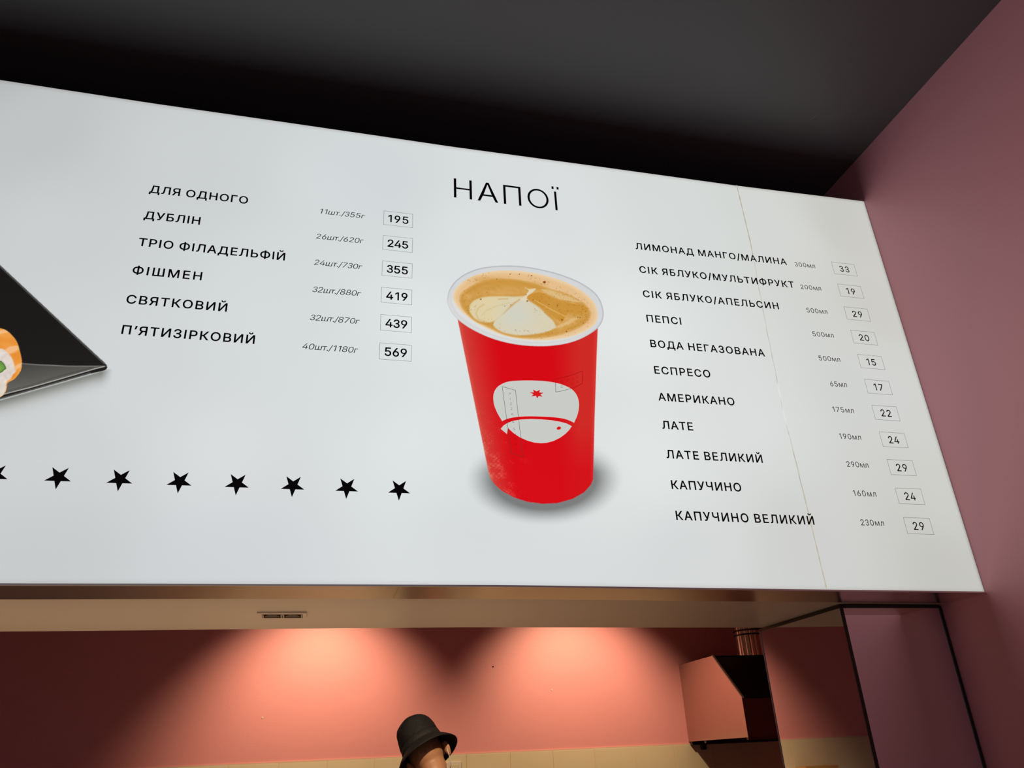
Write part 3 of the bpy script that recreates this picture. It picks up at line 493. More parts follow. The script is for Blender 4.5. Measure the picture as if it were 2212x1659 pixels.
def paint_cup(X, Z):
    u, v = B2px(X, Z); col = tone(X, Z)
    # soft printed halo round the foot of the cup
    du = (u - 1176) / 150; dv = (v - 1035) / 88
    r = np.sqrt(du ** 2 + dv ** 2); sh = np.clip((1.16 - r) / 0.42, 0, 1) ** 1.6 * np.clip((v - 930) / 90, 0, 1)
    col = col * (1 - 0.44 * sh[..., None]) 
    # body
    b = cover(u, v, BODY)
    y3 = (v - 540) * 2.765; x3 = (u - 940) * 2.765
    left = 133 + (y3 - 400) * 0.199; right = 971 - (y3 - 455) * 0.031; s = np.clip((x3 - left) / (right - left), 0, 1)
    red = np.array([212, 2, 14.]); pale = np.array([206, 72, 60.]); mid = np.array([205, 46, 38.])
    tL = np.clip(1 - s / 0.26, 0, 1) ** 1.1; tR = np.clip((s - 0.66) / 0.20, 0, 1) * np.clip(1 - (y3 - 1050) / 380, 0.25, 1)
    n1 = wob(x3, y3, 0.05, 11); n2 = wob(x3, y3, 0.3, 12)
    bc = red + tL[..., None] * (pale - red) * 0.9 + tR[..., None] * (mid - red) * 0.85
    patch = np.clip(n1 * 1.5 + n2 * 1.2 - 0.15, 0, 1) * np.clip((0.45 - s) / 0.3, 0, 1) * np.clip((y3 - 900) / 300, 0, 1)
    bc = bc + patch[..., None] * np.array([10, 45, 35.])
    edge = np.clip((s - 0.965) / 0.035, 0, 1) + np.clip((0.03 - s) / 0.03, 0, 1)
    bc = bc + edge[..., None] * np.array([6, 20, 16.])
    topd = np.clip(1 - (y3 - (300 + 255 * np.sin(np.clip(s, 0, 1) * 2.6))) / 60, 0, 1) * 0.0
    ff = np.clip(s, 0, 1); col = col * (1 - b[..., None]) + np.clip(bc, 0, 255) * b[..., None]
    # rim
    rm = cover(u, v, RIM); x6 = (u - 960) * 6.1444; y6 = (v - 560) * 6.1444
    dO = dist_poly(u, v, RIM[::3]); dI = dist_poly(u, v, INN[::3]); low = np.clip((y6 - 300 - 0.28 * x6) / 300, 0, 1)
    rc = np.array([220, 221, 220.]) - (1 - low)[..., None] * np.array([8, 8, 5.]) - (np.exp(-(dO / 2.2) ** 2))[..., None] * np.array([38, 36, 32.]) * (0.45 + 0.55 * (1 - low[..., None]))
    rc = rc - (np.exp(-((dO - 7) / 3) ** 2) * low)[..., None] * 10 + wob(x6, y6, .02, 4)[..., None] * 3
    col = col * (1 - rm[..., None]) + rc * rm[..., None]
    # coffee
    cf = cover(u, v, INN)
    if cf.max() > 0:
        n = wob(x6, y6, 0.012, 21) + 0.6 * wob(x6, y6, 0.04, 22); f = wob(x6, y6, 0.25, 23)
        c = np.zeros(X.shape + (3,)) + np.array([229, 190, 140.])
        c = c + np.clip(1 - dI / 9, 0, 1)[..., None] * np.array([6, 18, 28.])
        g = np.clip(dist_poly(u, v, GOLD[::3]) / 7, 0, 1) * inpoly(u, v, GOLD)
        c = c * (1 - g[..., None]) + (np.array([210, 160, 84.]) + n[..., None] * np.array([14, 18, 26.])) * g[..., None]
        ring = inpoly(u, v, GOLD) * np.exp(-((dist_poly(u, v, GOLD[::3]) - 6) / 6) ** 2)
        c = mixc(c, ring * 0.6, (198, 142, 54))
        gd = cover(u, v, DARKG); c = mixc(c, np.clip(gd * (0.8 + 0.5 * n), 0, 1), (200, 142, 52))
        ul = np.exp(-(((x6 - 850) / 420) ** 2 + ((y6 - 320 - 0.1 * (x6 - 850)) / 55) ** 2)); c = mixc(c, ul * np.clip(0.7 + n, 0, 1), (203, 148, 60))
        for M_, k in ((MILK1, .65), (MILK2, .55)): c = mixc(c, np.exp(-(dist_poly(u, v, M_[::2]) / 3.2) ** 2) * k * np.clip(1 - inpoly(u, v, MILK1) * 0.75 - np.exp(-((u - 1150) ** 2 + (v - 632) ** 2) / 90), 0, 1), (202, 148, 66))
        for M_, cc in ((MILK1, (222, 206, 164)), (MILK2, (216, 206, 178))):
            d = dist_poly(u, v, M_[::2]) * inpoly(u, v, M_); c = mixc(c, np.clip(d / 3.5, 0, 1), cc)
        core = np.exp(-(((x6 - 960) / 230) ** 2 + ((y6 - 740) / 210) ** 2)); c = mixc(c, core * 0.8 * np.clip(inpoly(u, v, MILK1) + inpoly(u, v, MILK2) + 0.0, 0, 1), (206, 209, 198))
        for poly, wd, cc in (([(520,600),(450,650),(420,720),(450,800),(560,830)], 1.5, (208, 182, 122)), ([(720,530),(840,526)], 1.3, (206, 160, 88)), ([(860,580),(700,620),(560,680),(500,740)], 1.2, (212, 192, 140))):
            c = mixc(c, np.exp(-(dist_poly(u, v, z6(poly), False) / wd) ** 2) * 0.7, cc)
        c = mixc(c, np.exp(-(dist_poly(u, v, z6([(1200,545),(1400,660),(1600,760)]), False) / 1.2) ** 2) * 0.8, (222, 180, 110))
        tip = smoothp(z6([(1212,390),(1150,395),(1100,402),(1120,420),(1085,470),(1050,500),(1000,530),(1090,560),(1100,495),(1150,455),(1190,425)])); c = mixc(c, cover(u, v, tip) * .85, (226, 214, 186)); c = mixc(c, np.exp(-(dist_poly(u, v, z6([(1070,380),(1140,410),(1180,400)]), False) / 1.3) ** 2) * .6, (228, 206, 160))
        for M_, k in ((STREAK, .75), (LOWC, .6)):
            d = dist_poly(u, v, M_[::2]) * inpoly(u, v, M_); c = mixc(c, np.clip(d / 3, 0, 1) * k * np.clip(0.9 + f, 0, 1), (226, 200, 152))
        c = c + f[..., None] * 5
        for bx, by, br in bub:
            uu, vv = bx / 6.1444 + 960, by / 6.1444 + 560; rr = br / 6.1444 + 0.25
            m = (abs(u - uu) < 4) & (abs(v - vv) < 4)
            if m.any():
                a = np.clip(rr - np.hypot((u[m] - uu), (v[m] - vv) * 1.3) + 0.5, 0, 1) * min(1, 0.35 + br / 12)
                c[m] = c[m] * (1 - a[:, None]) + np.array([135, 72, 22.]) * a[:, None]
        col = col * (1 - cf[..., None]) + c * cf[..., None]
    return col
def bounds(u0, u1, v0, v1):
    P4 = [px2B(a, b) for a in (u0, u1) for b in (v0, v1)]
    return min(p[0] for p in P4), max(p[0] for p in P4), min(p[1] for p in P4), max(p[1] for p in P4)
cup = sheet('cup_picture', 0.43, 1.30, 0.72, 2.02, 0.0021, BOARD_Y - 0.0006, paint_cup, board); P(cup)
cup['label'] = 'printed red paper cup of frothy coffee with latte art'
def art(name, frames, m, dy):
    return poly_art(name, [[[px2B(*q) for q in ring] for ring in g] for g in frames], m, BOARD_Y - dy, cup_parent)
cup_parent = None
def art_child(name, frames, m, dy):
    o = poly_art(name, [[[px2B(*q) for q in ring] for ring in g] for g in frames], m, BOARD_Y - dy)
    o.parent = cup; o.matrix_parent_inverse = Matrix.Identity(4); return o
M_logo = flat_glow('logo_print', (200, 203, 198)); M_cupred = flat_glow('red_print', (214, 22, 26)); M_logoedge = flat_glow('logo_edge_print', (226, 196, 190))
CAPP = smoothp(z5([(205,905),(205,905),(120,760),(65,620),(50,500),(60,410),(100,330),(160,275),(260,225),(380,200),(560,190),(760,190),(960,200),(1160,230),(1300,270),(1420,325),(1500,395),(1550,480),(1575,590),(1570,700),(1545,810),(1490,935),(1490,935),(1400,892),(1300,862),(1150,840),(950,827),(720,820),(540,826),(400,842),(290,868)]), 3)
CAPP = [tuple(p) for i, p in enumerate(CAPP) if i == 0 or np.hypot(*(p - CAPP[i - 1])) > 1e-3]
FISH = z5([(185,1050),(230,995),(300,950),(400,912),(540,888),(720,878),(900,885),(1080,900),(1250,930),(1360,960),(1445,1005),(1400,1070),(1330,1140),(1240,1205),(1130,1260),(1010,1295),(900,1303),(780,1292),(650,1255),(520,1195),(420,1130),(340,1060),(305,1022),(295,1075),(288,1135)])
ST7 = z5([(692,397),(770,400),(755,347),(820,382),(880,350),(868,400),(945,407),(888,436),(930,480),(858,462),(832,507),(808,460),(722,470),(765,432)])
EYE = z5([(1218 + 40 * math.cos(a) * math.cos(-.25) - 28 * math.sin(a) * math.sin(-.25), 1040 + 40 * math.cos(a) * math.sin(-.25) + 28 * math.sin(a) * math.cos(-.25)) for a in np.linspace(0, 6.28, 20, endpoint=False)])
def grow(p, d):
    s = 1 if area2(p) > 0 else -1; return offset_poly([tuple(q) for q in p], -d * s)
art_child('logo_outline', [[grow(CAPP, 0.6)], [grow(FISH, 0.6)]], M_logoedge, 0.0009)
art_child('logo_cap', [[CAPP]], M_logo, 0.0012)
art_child('logo_fish', [[FISH]], M_logo, 0.0012)
art_child('logo_star', [[ST7]], M_cupred, 0.0015)
art_child('logo_eye', [[EYE]], M_cupred, 0.0015)
M_line = flat_glow('thin_black_print', (58, 46, 44)); M_linered = flat_glow('thin_dark_red_print', (150, 12, 18))
def line_art(pts, wd, closed=True):
    out = []; n = len(pts)
    for i in range(n if closed else n - 1):
        a, b = np.array(pts[i], float), np.array(pts[(i + 1) % n], float); t = b - a; t /= np.linalg.norm(t); nn = np.array([-t[1], t[0]]) * wd / 2; e = t * wd * 0.35
        out.append([[tuple(a - e + nn), tuple(b + e + nn), tuple(b + e - nn), tuple(a - e - nn)]])
    return out
art_child('pizza_frame', line_art(z5([(203,295),(440,362),(575,1553),(368,1490)]), 0.75), M_line, 0.0018)
art_child('club_frame', line_art(z5([(1152,160),(1300,132),(1480,82),(1635,15),(1637,240),(1540,290),(1440,325)]), 0.9, False), M_linered, 0.0018)
art_child('club_frame', line_art(z5([(1155,230),(1163,393),(1260,378),(1350,355),(1430,330)]), 0.75, False), M_line, 0.0019)
def tiny(ch, c5, h5, wd_scale, m, slant=(0.10, 1.0), up=None):
    """one small printed capital centred at c5 (logo frame units)"""
    gv, gf = glyph(ch, -22); xs_ = [a for a, b in gv]; mx = (min(xs_) + max(xs_)) / 2; V = []
    for a, b in gv:
        xx = (a - mx) / 1000 * h5 * wd_scale; yy = (b / 1000 - 0.5) * h5
        V.append(px2B(*z5([(c5[0] + xx + up[0] * -yy, c5[1] - yy + xx * up[1])])[0]))
    o = P(mesh('logo_letter', [(a * U, BOARD_Y - 0.0019, 1.6 + b * U) for a, b in V], gf, m, board)); o.parent = cup; o.matrix_parent_inverse = Matrix.Identity(4)
for ch, x, y in zip("PIZZA&SUSHI", (338, 347, 360, 370, 384, 400, 415, 425, 440, 450, 462), (423, 515, 605, 695, 788, 925, 1055, 1150, 1235, 1325, 1415)):
    tiny(ch, (x, y), 44, 1.15, M_line if y < 1110 else M_linered, up=(0.12, 0.12))
for ch, x, y in zip("ROLL", (1275, 1378, 1480, 1552), (195, 180, 158, 125)): tiny(ch, (x, y), 44, 1.15, M_linered, up=(0.0, -0.25))
for ch, x, y in zip("CLUB", (1277, 1375, 1465, 1552), (297, 275, 240, 212)): tiny(ch, (x, y), 44, 1.15, M_line if ch == 'C' else M_linered, up=(0.0, -0.25))

# ------------------------------------------------------------------ printed picture: sushi on a pointed black plate
PL = z4([(-1100,-900),(0,150),(1000,1085),(1040,1120),(1062,1148),(1068,1168),(1058,1190),(1030,1203),(900,1232),(600,1318),(300,1403),(0,1488),(-1100,1800)])
FAC = z4([(-700,1080),(200,1132),(400,1143),(700,1155),(1050,1158),(950,1188),(600,1292),(300,1378),(60,1432),(-700,1640)])
ROLL = smoothp(z4([(-60,772),(0,780),(60,800),(120,850),(170,920),(198,1010),(216,1090),(217,1150),(200,1215),(150,1280),(110,1305),(75,1328),(66,1380),(48,1425),(18,1458),(-40,1478),(-160,1470),(-300,1380),(-370,1150),(-330,920),(-200,800)]))
RICE = smoothp(z4([(-40,980),(0,982),(40,992),(75,1020),(105,1055),(125,1090),(140,1130),(150,1180),(155,1215),(130,1240),(105,1285),(66,1315),(60,1380),(40,1425),(15,1455),(-60,1470),(-200,1400),(-280,1250),(-270,1080),(-150,1000)]))
CUC = smoothp(z4([(-70,1110),(0,1103),(30,1120),(52,1150),(63,1180),(45,1195),(10,1222),(-60,1230),(-110,1170)]))
def paint_plate(X, Z):
    u, v = B2px(X, Z); col = tone(X, Z)
    pl = cover(u, v, PL); x4 = u * 4.6067; y4 = (v - 540) * 4.6083
    d = dist_poly(u, v, PL)
    below = np.clip((y4 - (1488 - 0.285 * x4)) / 20, 0, 1); sh = np.exp(-(d / 19) ** 1.6) * below * np.clip((1120 - x4) / 110, 0, 1)
    col = col * (1 - sh[..., None] * np.array([0.42, 0.42, 0.45]))
    body = np.zeros(X.shape + (3,)) + np.array([19, 19, 18.])
    fc = cover(u, v, FAC); g = np.clip((x4 + 100) / 1100, 0, 1) * 0.5 + np.clip((y4 - 1140) / 260, 0, 1) * 0.7
    body = body * (1 - fc[..., None]) + (np.array([58, 58, 56.]) + np.clip(g, 0, 1)[..., None] * np.array([50, 49, 43.])) * fc[..., None]
    L = lambda pts, wd: np.exp(-(dist_poly(u, v, z4(pts), False) / wd) ** 2)
    body = mixc(body, L([(-1100,-885), (0,165), (1000,1100), (1040,1135)], 1.1) * 0.8, (112, 112, 110))
    body = mixc(body, L([(200,1130), (380,1143), (700,1157), (1050,1157)], 1.0) * 0.8, (150, 150, 146))
    body = mixc(body, L([(-700,1650), (60,1432), (300,1370), (600,1284), (950,1182), (1040,1162)], 0.9) * 0.95, (196, 196, 190))
    body = mixc(body, L([(-700,1615), (60,1408), (300,1350), (600,1255), (930,1170)], 1.6) * 0.25, (30, 30, 28))
    body = mixc(body, L([(-1100,1790), (0,1480), (300,1395), (600,1310), (900,1224)], 1.3) * 0.7, (120, 118, 112))
    rl = cover(u, v, ROLL); n = wob(x4, y4, 0.02, 31); n2 = wob(x4, y4, 0.06, 32)
    fish = np.array([232, 146, 56.]) + n[..., None] * np.array([12, 26, 30.])
    band = np.clip(np.sin((x4 * 0.35 + y4 * 0.9) * 0.035 + 2 * n) * 3 - 1.6, 0, 1); fish = mixc(fish, band * 0.75, (243, 196, 150))
    dr = dist_poly(u, v, ROLL[::2]); fish = mixc(fish, np.exp(-(dr / 2.5) ** 2) * 0.4, (246, 178, 90))
    rc = cover(u, v, RICE); rice = np.array([222, 211, 202.]) + (n2 * 16 + n * 10)[..., None]
    low = np.clip((y4 - 1290) / 60, 0, 1) * np.clip(1 - abs(x4 - 20) / 90, 0, 1)
    rice = mixc(rice, low * 0.6, (214, 208, 190))
    f = fish * (1 - rc[..., None]) + rice * rc[..., None]
    f = mixc(f, np.exp(-(dist_poly(u, v, RICE[::2]) / 1.5) ** 2) * 0.35 * (1 - low), (236, 170, 110))
    cc = cover(u, v, CUC); dc = dist_poly(u, v, CUC[::2]); f = mixc(f, cc, (102, 150, 62)); f = mixc(f, cc * np.exp(-(dc / 2.2) ** 2) * 0.8, (40, 66, 28)); f = mixc(f, cc * np.exp(-(((x4 + 10) / 40) ** 2 + ((y4 - 1180) / 30) ** 2)) * .5, (138, 190, 80))
    body = body * (1 - rl[..., None]) + f * rl[..., None]
    tot = np.maximum(pl, rl)
    return col * (1 - tot[..., None]) + body * tot[..., None]
pp = P(sheet('plate_picture', -1.62, -0.735, 0.98, 1.86, 0.0024, BOARD_Y - 0.0006, paint_plate, board)); pp['label'] = 'printed sushi roll on a pointed black plate'
# ------------------------------------------------------------------ twin downlight in the soffit
dl = thing('downlight', 'twin recessed downlight in the beige soffit below the menu sign', 'light', (-0.0766, 2.2143, zb(-0.0766) - 0.0002))
def ring_box(bm, x0, x1, y0, y1, ox0, ox1, oy0, oy1, z0, z1):
    a = [(x0, y0), (x1, y0), (x1, y1), (x0, y1)]; b = [(ox0, oy0), (ox1, oy0), (ox1, oy1), (ox0, oy1)]
    V = [[bm.verts.new((p[0], p[1], z)) for p in q] for q in (a, b) for z in (z0, z1)]
    A0, A1, B0, B1 = V
    for k in range(4):
        j = (k + 1) % 4
        for q in ((A0[k], A0[j], A1[j], A1[k]), (B0[k], B1[k], B1[j], B0[j]), (A0[k], B0[k], B0[j], A0[j]), (A1[k], A1[j], B1[j], B1[k])): bm.faces.new(q)
    bmesh.ops.recalc_face_normals(bm, faces=bm.faces[:])
M_well = mat('lamp_well_black', (0.003, 0.003, 0.003), 0.6, spec=0.1)
bm = bmesh.new(); ring_box(bm, -0.064, 0.063, -0.042, 0.040, -0.053, 0.053, -0.024, 0.031, -0.0042, 0.0); from_bm('trim_frame', bm, M_soffit, dl)
for lx in (-0.0262, 0.0267):
    box('lamp_well', (lx - 0.0250, -0.0235, -0.0036), (lx + 0.0250, 0.0305, -0.0005), M_well, dl)
    for s_ in (-1, 1):
        bm = bmesh.new(); bbox(bm, (lx + s_ * 0.0235 - 0.0015, -0.021, -0.0055), (lx + s_ * 0.0235 + 0.0015, 0.028, -0.0037)); from_bm('lamp_rim', bm, M_inox, dl)
    lathe('lamp', [(0.001, -0.0044), (0.014, -0.0044), (0.0195, -0.0052), (0.021, -0.0037)], mat('lamp_reflector', (0.004, 0.004, 0.004), 0.3, 0.0, spec=0.2), dl, 24, (lx, 0.003, 0), cap=False)

# ------------------------------------------------------------------ mirror-clad column against the right wall
CX0, CX1, CY0, CY1 = 1.515, WALL_X - 0.001, 2.025, 2.487
col = thing('mirrored_column', 'square column clad in mirrors with thin black edging, against the right wall', 'column', (CX0, CY0, 0))
ctop = 1.9695
C = lambda o: P(o)
C(box('core', (CX0 + 0.006, CY0 + 0.006, 0), (CX1, CY1 - 0.002, ctop - 0.002), M_blackmetal, col))
C(box('mirror_panel', (CX0 + 0.004, CY0 + 0.001, 0.004), (CX1 - 0.004, CY0 + 0.0055, ctop - 0.006), M_mirror, col))
C(box('mirror_panel', (CX0 + 0.001, CY0 + 0.004, 0.004), (CX0 + 0.0055, CY1 - 0.003, ctop - 0.004), M_mirror, col))
C(box('edge_strip', (CX0 - 0.002, CY0 - 0.002, 0), (CX0 + 0.0075, CY0 + 0.004, ctop), M_blackmetal, col, 0.0008))
C(box('edge_strip', (CX1 - 0.0085, CY0 - 0.002, 0), (CX1, CY0 + 0.004, ctop), M_blackmetal, col, 0.0008))
C(box('edge_strip', (CX0 + 0.0075, CY0 - 0.002, ctop - 0.006), (CX1 - 0.0085, CY0 + 0.004, ctop + 0.003), M_blackmetal, col))
C(box('edge_strip', (CX0 - 0.002, CY0 + 0.004, ctop - 0.005), (CX0 + 0.004, CY1, ctop + 0.004), M_blackmetal, col))
C(box('edge_strip', (CX0 - 0.001, CY1 - 0.004, 0), (CX0 + 0.004, CY1, ctop - 0.005), mat('violet_grey_edge', (0.30, 0.22, 0.27), 0.4), col))

# ------------------------------------------------------------------ extractor hood and duct on the back wall
HX0, HX1 = 2.958, 3.786; KB = 1.3734  # back wall positions here are already scaled about the camera
hood = thing('extractor_hood', 'angular stainless steel extractor hood on the back wall beside the mirrored column', 'hood', (HX0, BACK_Y, 1.6))
prof = [(BACK_Y - 0.001, 0.647), (5.5815, 0.647), (5.234, 0.324), (5.234, 0.0755), (BACK_Y - 0.001, 0.0755)]
def slab(name, p0, p1, t, x0, x1, m):
    """sheet between two points of the side profile"""
    d = Vector((p1[0] - p0[0], p1[1] - p0[1])); n = Vector((d.y, -d.x)).normalized() * t
    pts = [(p0[0], p0[1]), (p1[0], p1[1]), (p1[0] + n.x, p1[1] + n.y), (p0[0] + n.x, p0[1] + n.y)]
    V = [(x, y, 1.6 + z) for x in (x0, x1) for y, z in pts]
    F = [(0, 1, 2, 3), (7, 6, 5, 4)] + [(i, i + 4, (i + 1) % 4 + 4, (i + 1) % 4) for i in range(4)]
    bm = bmesh.new(); vv = [bm.verts.new(v) for v in V]; [bm.faces.new([vv[i] for i in f]) for f in F]; bmesh.ops.recalc_face_normals(bm, faces=bm.faces[:])
    return P(from_bm(name, bm, m, hood))
M_hoodside = mat('hood_side_steel', (0.58, 0.47, 0.42), 0.38, 1.0, noise=(5, 0.04, (1, 1, 20)), bump=(120, 0.02))
M_hoodreflect = mat('hood_steel_dark_reflection', (0.10, 0.09, 0.09), 0.25, 1.0)  # same stainless steel, its dark reflection put into the colour
for x0_, x1_ in ((HX0, HX0 + 0.003), (HX1 - 0.003, HX1)):
    bm = bmesh.new(); a = [bm.verts.new((x0_, y, 1.6 + z)) for y, z in prof]; b = [bm.verts.new((x1_, y, 1.6 + z)) for y, z in prof]
    bm.faces.new(a); bm.faces.new(b[::-1])
    for i in range(5): bm.faces.new((a[i], b[i], b[(i + 1) % 5], a[(i + 1) % 5]))
    bmesh.ops.recalc_face_normals(bm, faces=bm.faces[:]); P(from_bm('side_panel', bm, M_hoodside, hood))
slab('top_panel', prof[0], prof[1], 0.002, HX0 + 0.0031, HX1 - 0.0031, M_hoodreflect)
slab('sloped_panel', (prof[1][0] + 0.003, prof[1][1] - 0.003), (prof[2][0] + 0.003, prof[2][1] - 0.002), -0.002, HX0 + 0.0031, HX1 - 0.0031, M_hoodreflect)
slab('front_panel', (prof[2][0] + 0.003, prof[2][1] - 0.003), (prof[3][0] + 0.003, prof[3][1]), -0.002, HX0 + 0.0031, HX1 - 0.0031, mat('hood_steel_front_reflection', (0.20, 0.15, 0.13), 0.30, 1.0))  # front steel coloured dark for what it reflects
slab('edge_highlight', (prof[1][0] - 0.001, prof[1][1]), (prof[2][0] - 0.001, prof[2][1]), 0.010, HX0 - 0.001, HX0 + 0.014, mat('edge_highlight_white', (0.9, 0.86, 0.78), 0.4))  # pale strip added to stand for the highlight along the sloped edge
P(box('grease_filter', (HX0 + 0.03, 5.28, 1.6 + 0.085), (HX1 - 0.03, 6.10, 1.6 + 0.095), M_blackmetal, hood))
P(box('bottom_rim', (HX0 + 0.004, 5.239, 1.6 + 0.060), (HX1 - 0.004, 5.265, 1.6 + 0.079), mat('rim_dark_steel', (0.12, 0.08, 0.06), 0.4, 0.7), hood))
P(box('bottom_rim', (HX0 + 0.004, 6.112, 1.6 + 0.051), (HX1 - 0.004, 6.150, 1.6 + 0.079), M_blackmetal, hood))
P(box('bracket', (3.042, 6.100, 1.6 + 0.014), (3.076, 6.148, 1.6 + 0.070), M_blackmetal, hood, 0.004))
P(lathe('grease_knob', [(0.006, 0), (0.012, 0.006), (0.012, 0.016), (0.006, 0.022)], M_inox, hood, 16, (3.061, 6.08, 1.6 + 0.060)))

DX, DY, DR = 3.372, 5.700, 0.114
duct = thing('exhaust_duct', 'ribbed shiny metal exhaust duct rising from the extractor hood', 'duct', (DX, DY, 2.2504))
bm = bmesh.new(); N = 96; ring = []
for z in (0.0, KCEIL_Z - 2.2504):
    r_ = []
    for k in range(N):
        a = 2 * math.pi * k / N; rr = DR * (1 - 0.06 * (0.5 + 0.5 * math.cos(a * 18)) ** 8); r_.append(bm.verts.new((rr * math.cos(a), rr * math.sin(a), z)))
    ring.append(r_)
for k in range(N): bm.faces.new((ring[0][k], ring[0][(k + 1) % N], ring[1][(k + 1) % N], ring[1][k]))
bm.faces.new(ring[0][::-1]); bm.faces.new(ring[1])
from_bm('pipe', bm, mat('zinc_pipe', (0.66, 0.60, 0.56), 0.2, 1.0, noise=(9, 0.1)), duct)
for zc_ in (0.160, 0.192):
    lathe('band', [(DR + 0.0006, -0.006), (DR + 0.004, -0.003), (DR + 0.004, 0.003), (DR + 0.0006, 0.006)], M_blackmetal, duct, 48, (0, 0, zc_), cap=False)

# ------------------------------------------------------------------ wall socket, shelf and box (the last two show only in the column's mirror)
so = thing('wall_socket', 'cream wall socket on the tiles right of the person', 'socket', (1.075, BACK_Y - 0.011, 1.5585))
bm = bmesh.new(); bbox(bm, (-0.055, -0.012, -0.055), (0.055, 0, 0.055), 0.004); from_bm('cover_plate', bm, M_white, so)
box('rocker_frame', (-0.034, -0.0145, -0.034), (0.034, -0.0115, 0.034), M_tile, so, 0.001)
for s_ in (-1, 1): lathe('socket_hole', [(0.0027, 0), (0.0027, 0.0006)], M_blackmetal, so, 12, (s_ * 0.0095, -0.0145, 0), rot=(math.radians(90), 0, 0))
sh = thing('wall_shelf', 'narrow steel shelf on the back wall tiles, seen in the column mirror', 'shelf', (-0.95, BACK_Y - 0.0125, 1.380))
box('shelf_board', (-0.50, -0.22, -0.008), (0.45, 0, 0.0), M_inox, sh)
for x_ in (-0.42, 0.37): box('shelf_bracket', (x_, -0.19, -0.055), (x_ + 0.014, 0, -0.008), M_inox, sh)
cb = thing('wooden_box', 'shallow birch box on the steel shelf, its rim reflected in the column mirror', 'box', (-0.95, BACK_Y - 0.115, 1.3803))
bx = 0.145
box('box_floor', (-bx + 0.009, -0.062, 0), (bx - 0.009, 0.062, 0.008), M_wood, cb)
for lo, hi in (((-bx, -0.07, 0), (bx, -0.0615, 0.080)), ((-bx, 0.0615, 0), (bx, 0.07, 0.080)), ((-bx, -0.061, 0), (-bx + 0.0085, 0.061, 0.080)), ((bx - 0.0085, -0.061, 0), (bx, 0.061, 0.080))):
    box('box_side', lo, hi, M_wood, cb, 0.001)

# ------------------------------------------------------------------ the person in the bucket hat
M_skin = mat('skin', (0.50, 0.245, 0.125), 0.5, noise=(25, 0.08)); M_skin.node_tree.nodes['Principled BSDF'].inputs['Subsurface Weight'].default_value = 0.08
M_cloth = mat('black_cotton', (0.016, 0.014, 0.014), 0.85, noise=(14, 0.4), bump=(220, 0.2))
M_hat = mat('black_hat_cloth', (0.005, 0.0045, 0.0045), 0.8, noise=(40, 0.4), bump=(60, 0.35))
M_hatband = mat('dark_grey_hat_cloth', (0.011, 0.0095, 0.009), 0.75, noise=(60, 0.3), bump=(150, 0.3))
M_hair = mat('cropped_hair', (0.36, 0.20, 0.095), 0.8, noise=(120, 0.35), bump=(300, 0.4))
M_strap = mat('white_elastic', (0.85, 0.78, 0.72), 0.6)
per = thing('person', 'person seen from behind in a black bucket hat, white mask loop over one ear', 'person', (0.62, 4.38, 0))
up = Vector((-0.40, 0.42, 0.82)).normalized()           # head axis: bent forward and tipped to the left
face = Vector((0.10, 0.90, -0.2)); face = (face - up * face.dot(up)).normalized(); side = face.cross(up).normalized()   # side = the person's right
HC = Vector((0.635, 4.400, 1.634)); HS = 1.145       # middle and size of the head
def H(s, f, u): return HC + (side * s + face * f + up * u) * HS
def TB(x, y, z): return (x * 1.16, 4.40 + (y - 3.86) * 1.08, z * 0.972)
nape = H(0, -0.035, -0.10); neck0 = Vector(TB(0.560, 3.800, 1.455))
# skeleton for the skin surface
J = {'pelvis': (0.53, 3.84, 0.93, .135), 'waist': (0.535, 3.83, 1.08, .125), 'chest': (0.545, 3.81, 1.26, .145), 'upchest': (0.55, 3.80, 1.385, .105),
     'shR': (0.715, 3.81, 1.385, .062), 'elR': (0.80, 3.86, 1.10, .044), 'wrR': (0.78, 4.05, 0.93, .027), 'paR': (0.765, 4.12, 0.905, .028),
     'shL': (0.375, 3.81, 1.37, .062), 'elL': (0.29, 3.87, 1.09, .044), 'wrL': (0.33, 4.05, 0.93, .027), 'paL': (0.345, 4.12, 0.905, .028),
     'hiR': (0.63, 3.85, 0.88, .095), 'knR': (0.64, 3.87, 0.50, .062), 'anR': (0.64, 3.84, 0.09, .042), 'toR': (0.65, 3.99, 0.040, .036),
     'hiL': (0.43, 3.85, 0.88, .095), 'knL': (0.42, 3.87, 0.50, .062), 'anL': (0.42, 3.84, 0.09, .042), 'toL': (0.41, 3.99, 0.040, .036)}
J = {k: (*TB(*v[:3]), v[3] * 1.04) for k, v in J.items()}
J.update({'neck': (*neck0, .066), 'nape': (*nape, .064), 'head0': (*H(0, 0.0, -0.02), .080), 'head1': (*H(0, 0.0, 0.055), .076)})
E_ = [('pelvis', 'waist'), ('waist', 'chest'), ('chest', 'upchest'), ('upchest', 'neck'), ('neck', 'nape'), ('nape', 'head0'), ('head0', 'head1'),
      ('upchest', 'shR'), ('shR', 'elR'), ('elR', 'wrR'), ('wrR', 'paR'), ('upchest', 'shL'), ('shL', 'elL'), ('elL', 'wrL'), ('wrL', 'paL'),
      ('pelvis', 'hiR'), ('hiR', 'knR'), ('knR', 'anR'), ('anR', 'toR'), ('pelvis', 'hiL'), ('hiL', 'knL'), ('knL', 'anL'), ('anL', 'toL')]
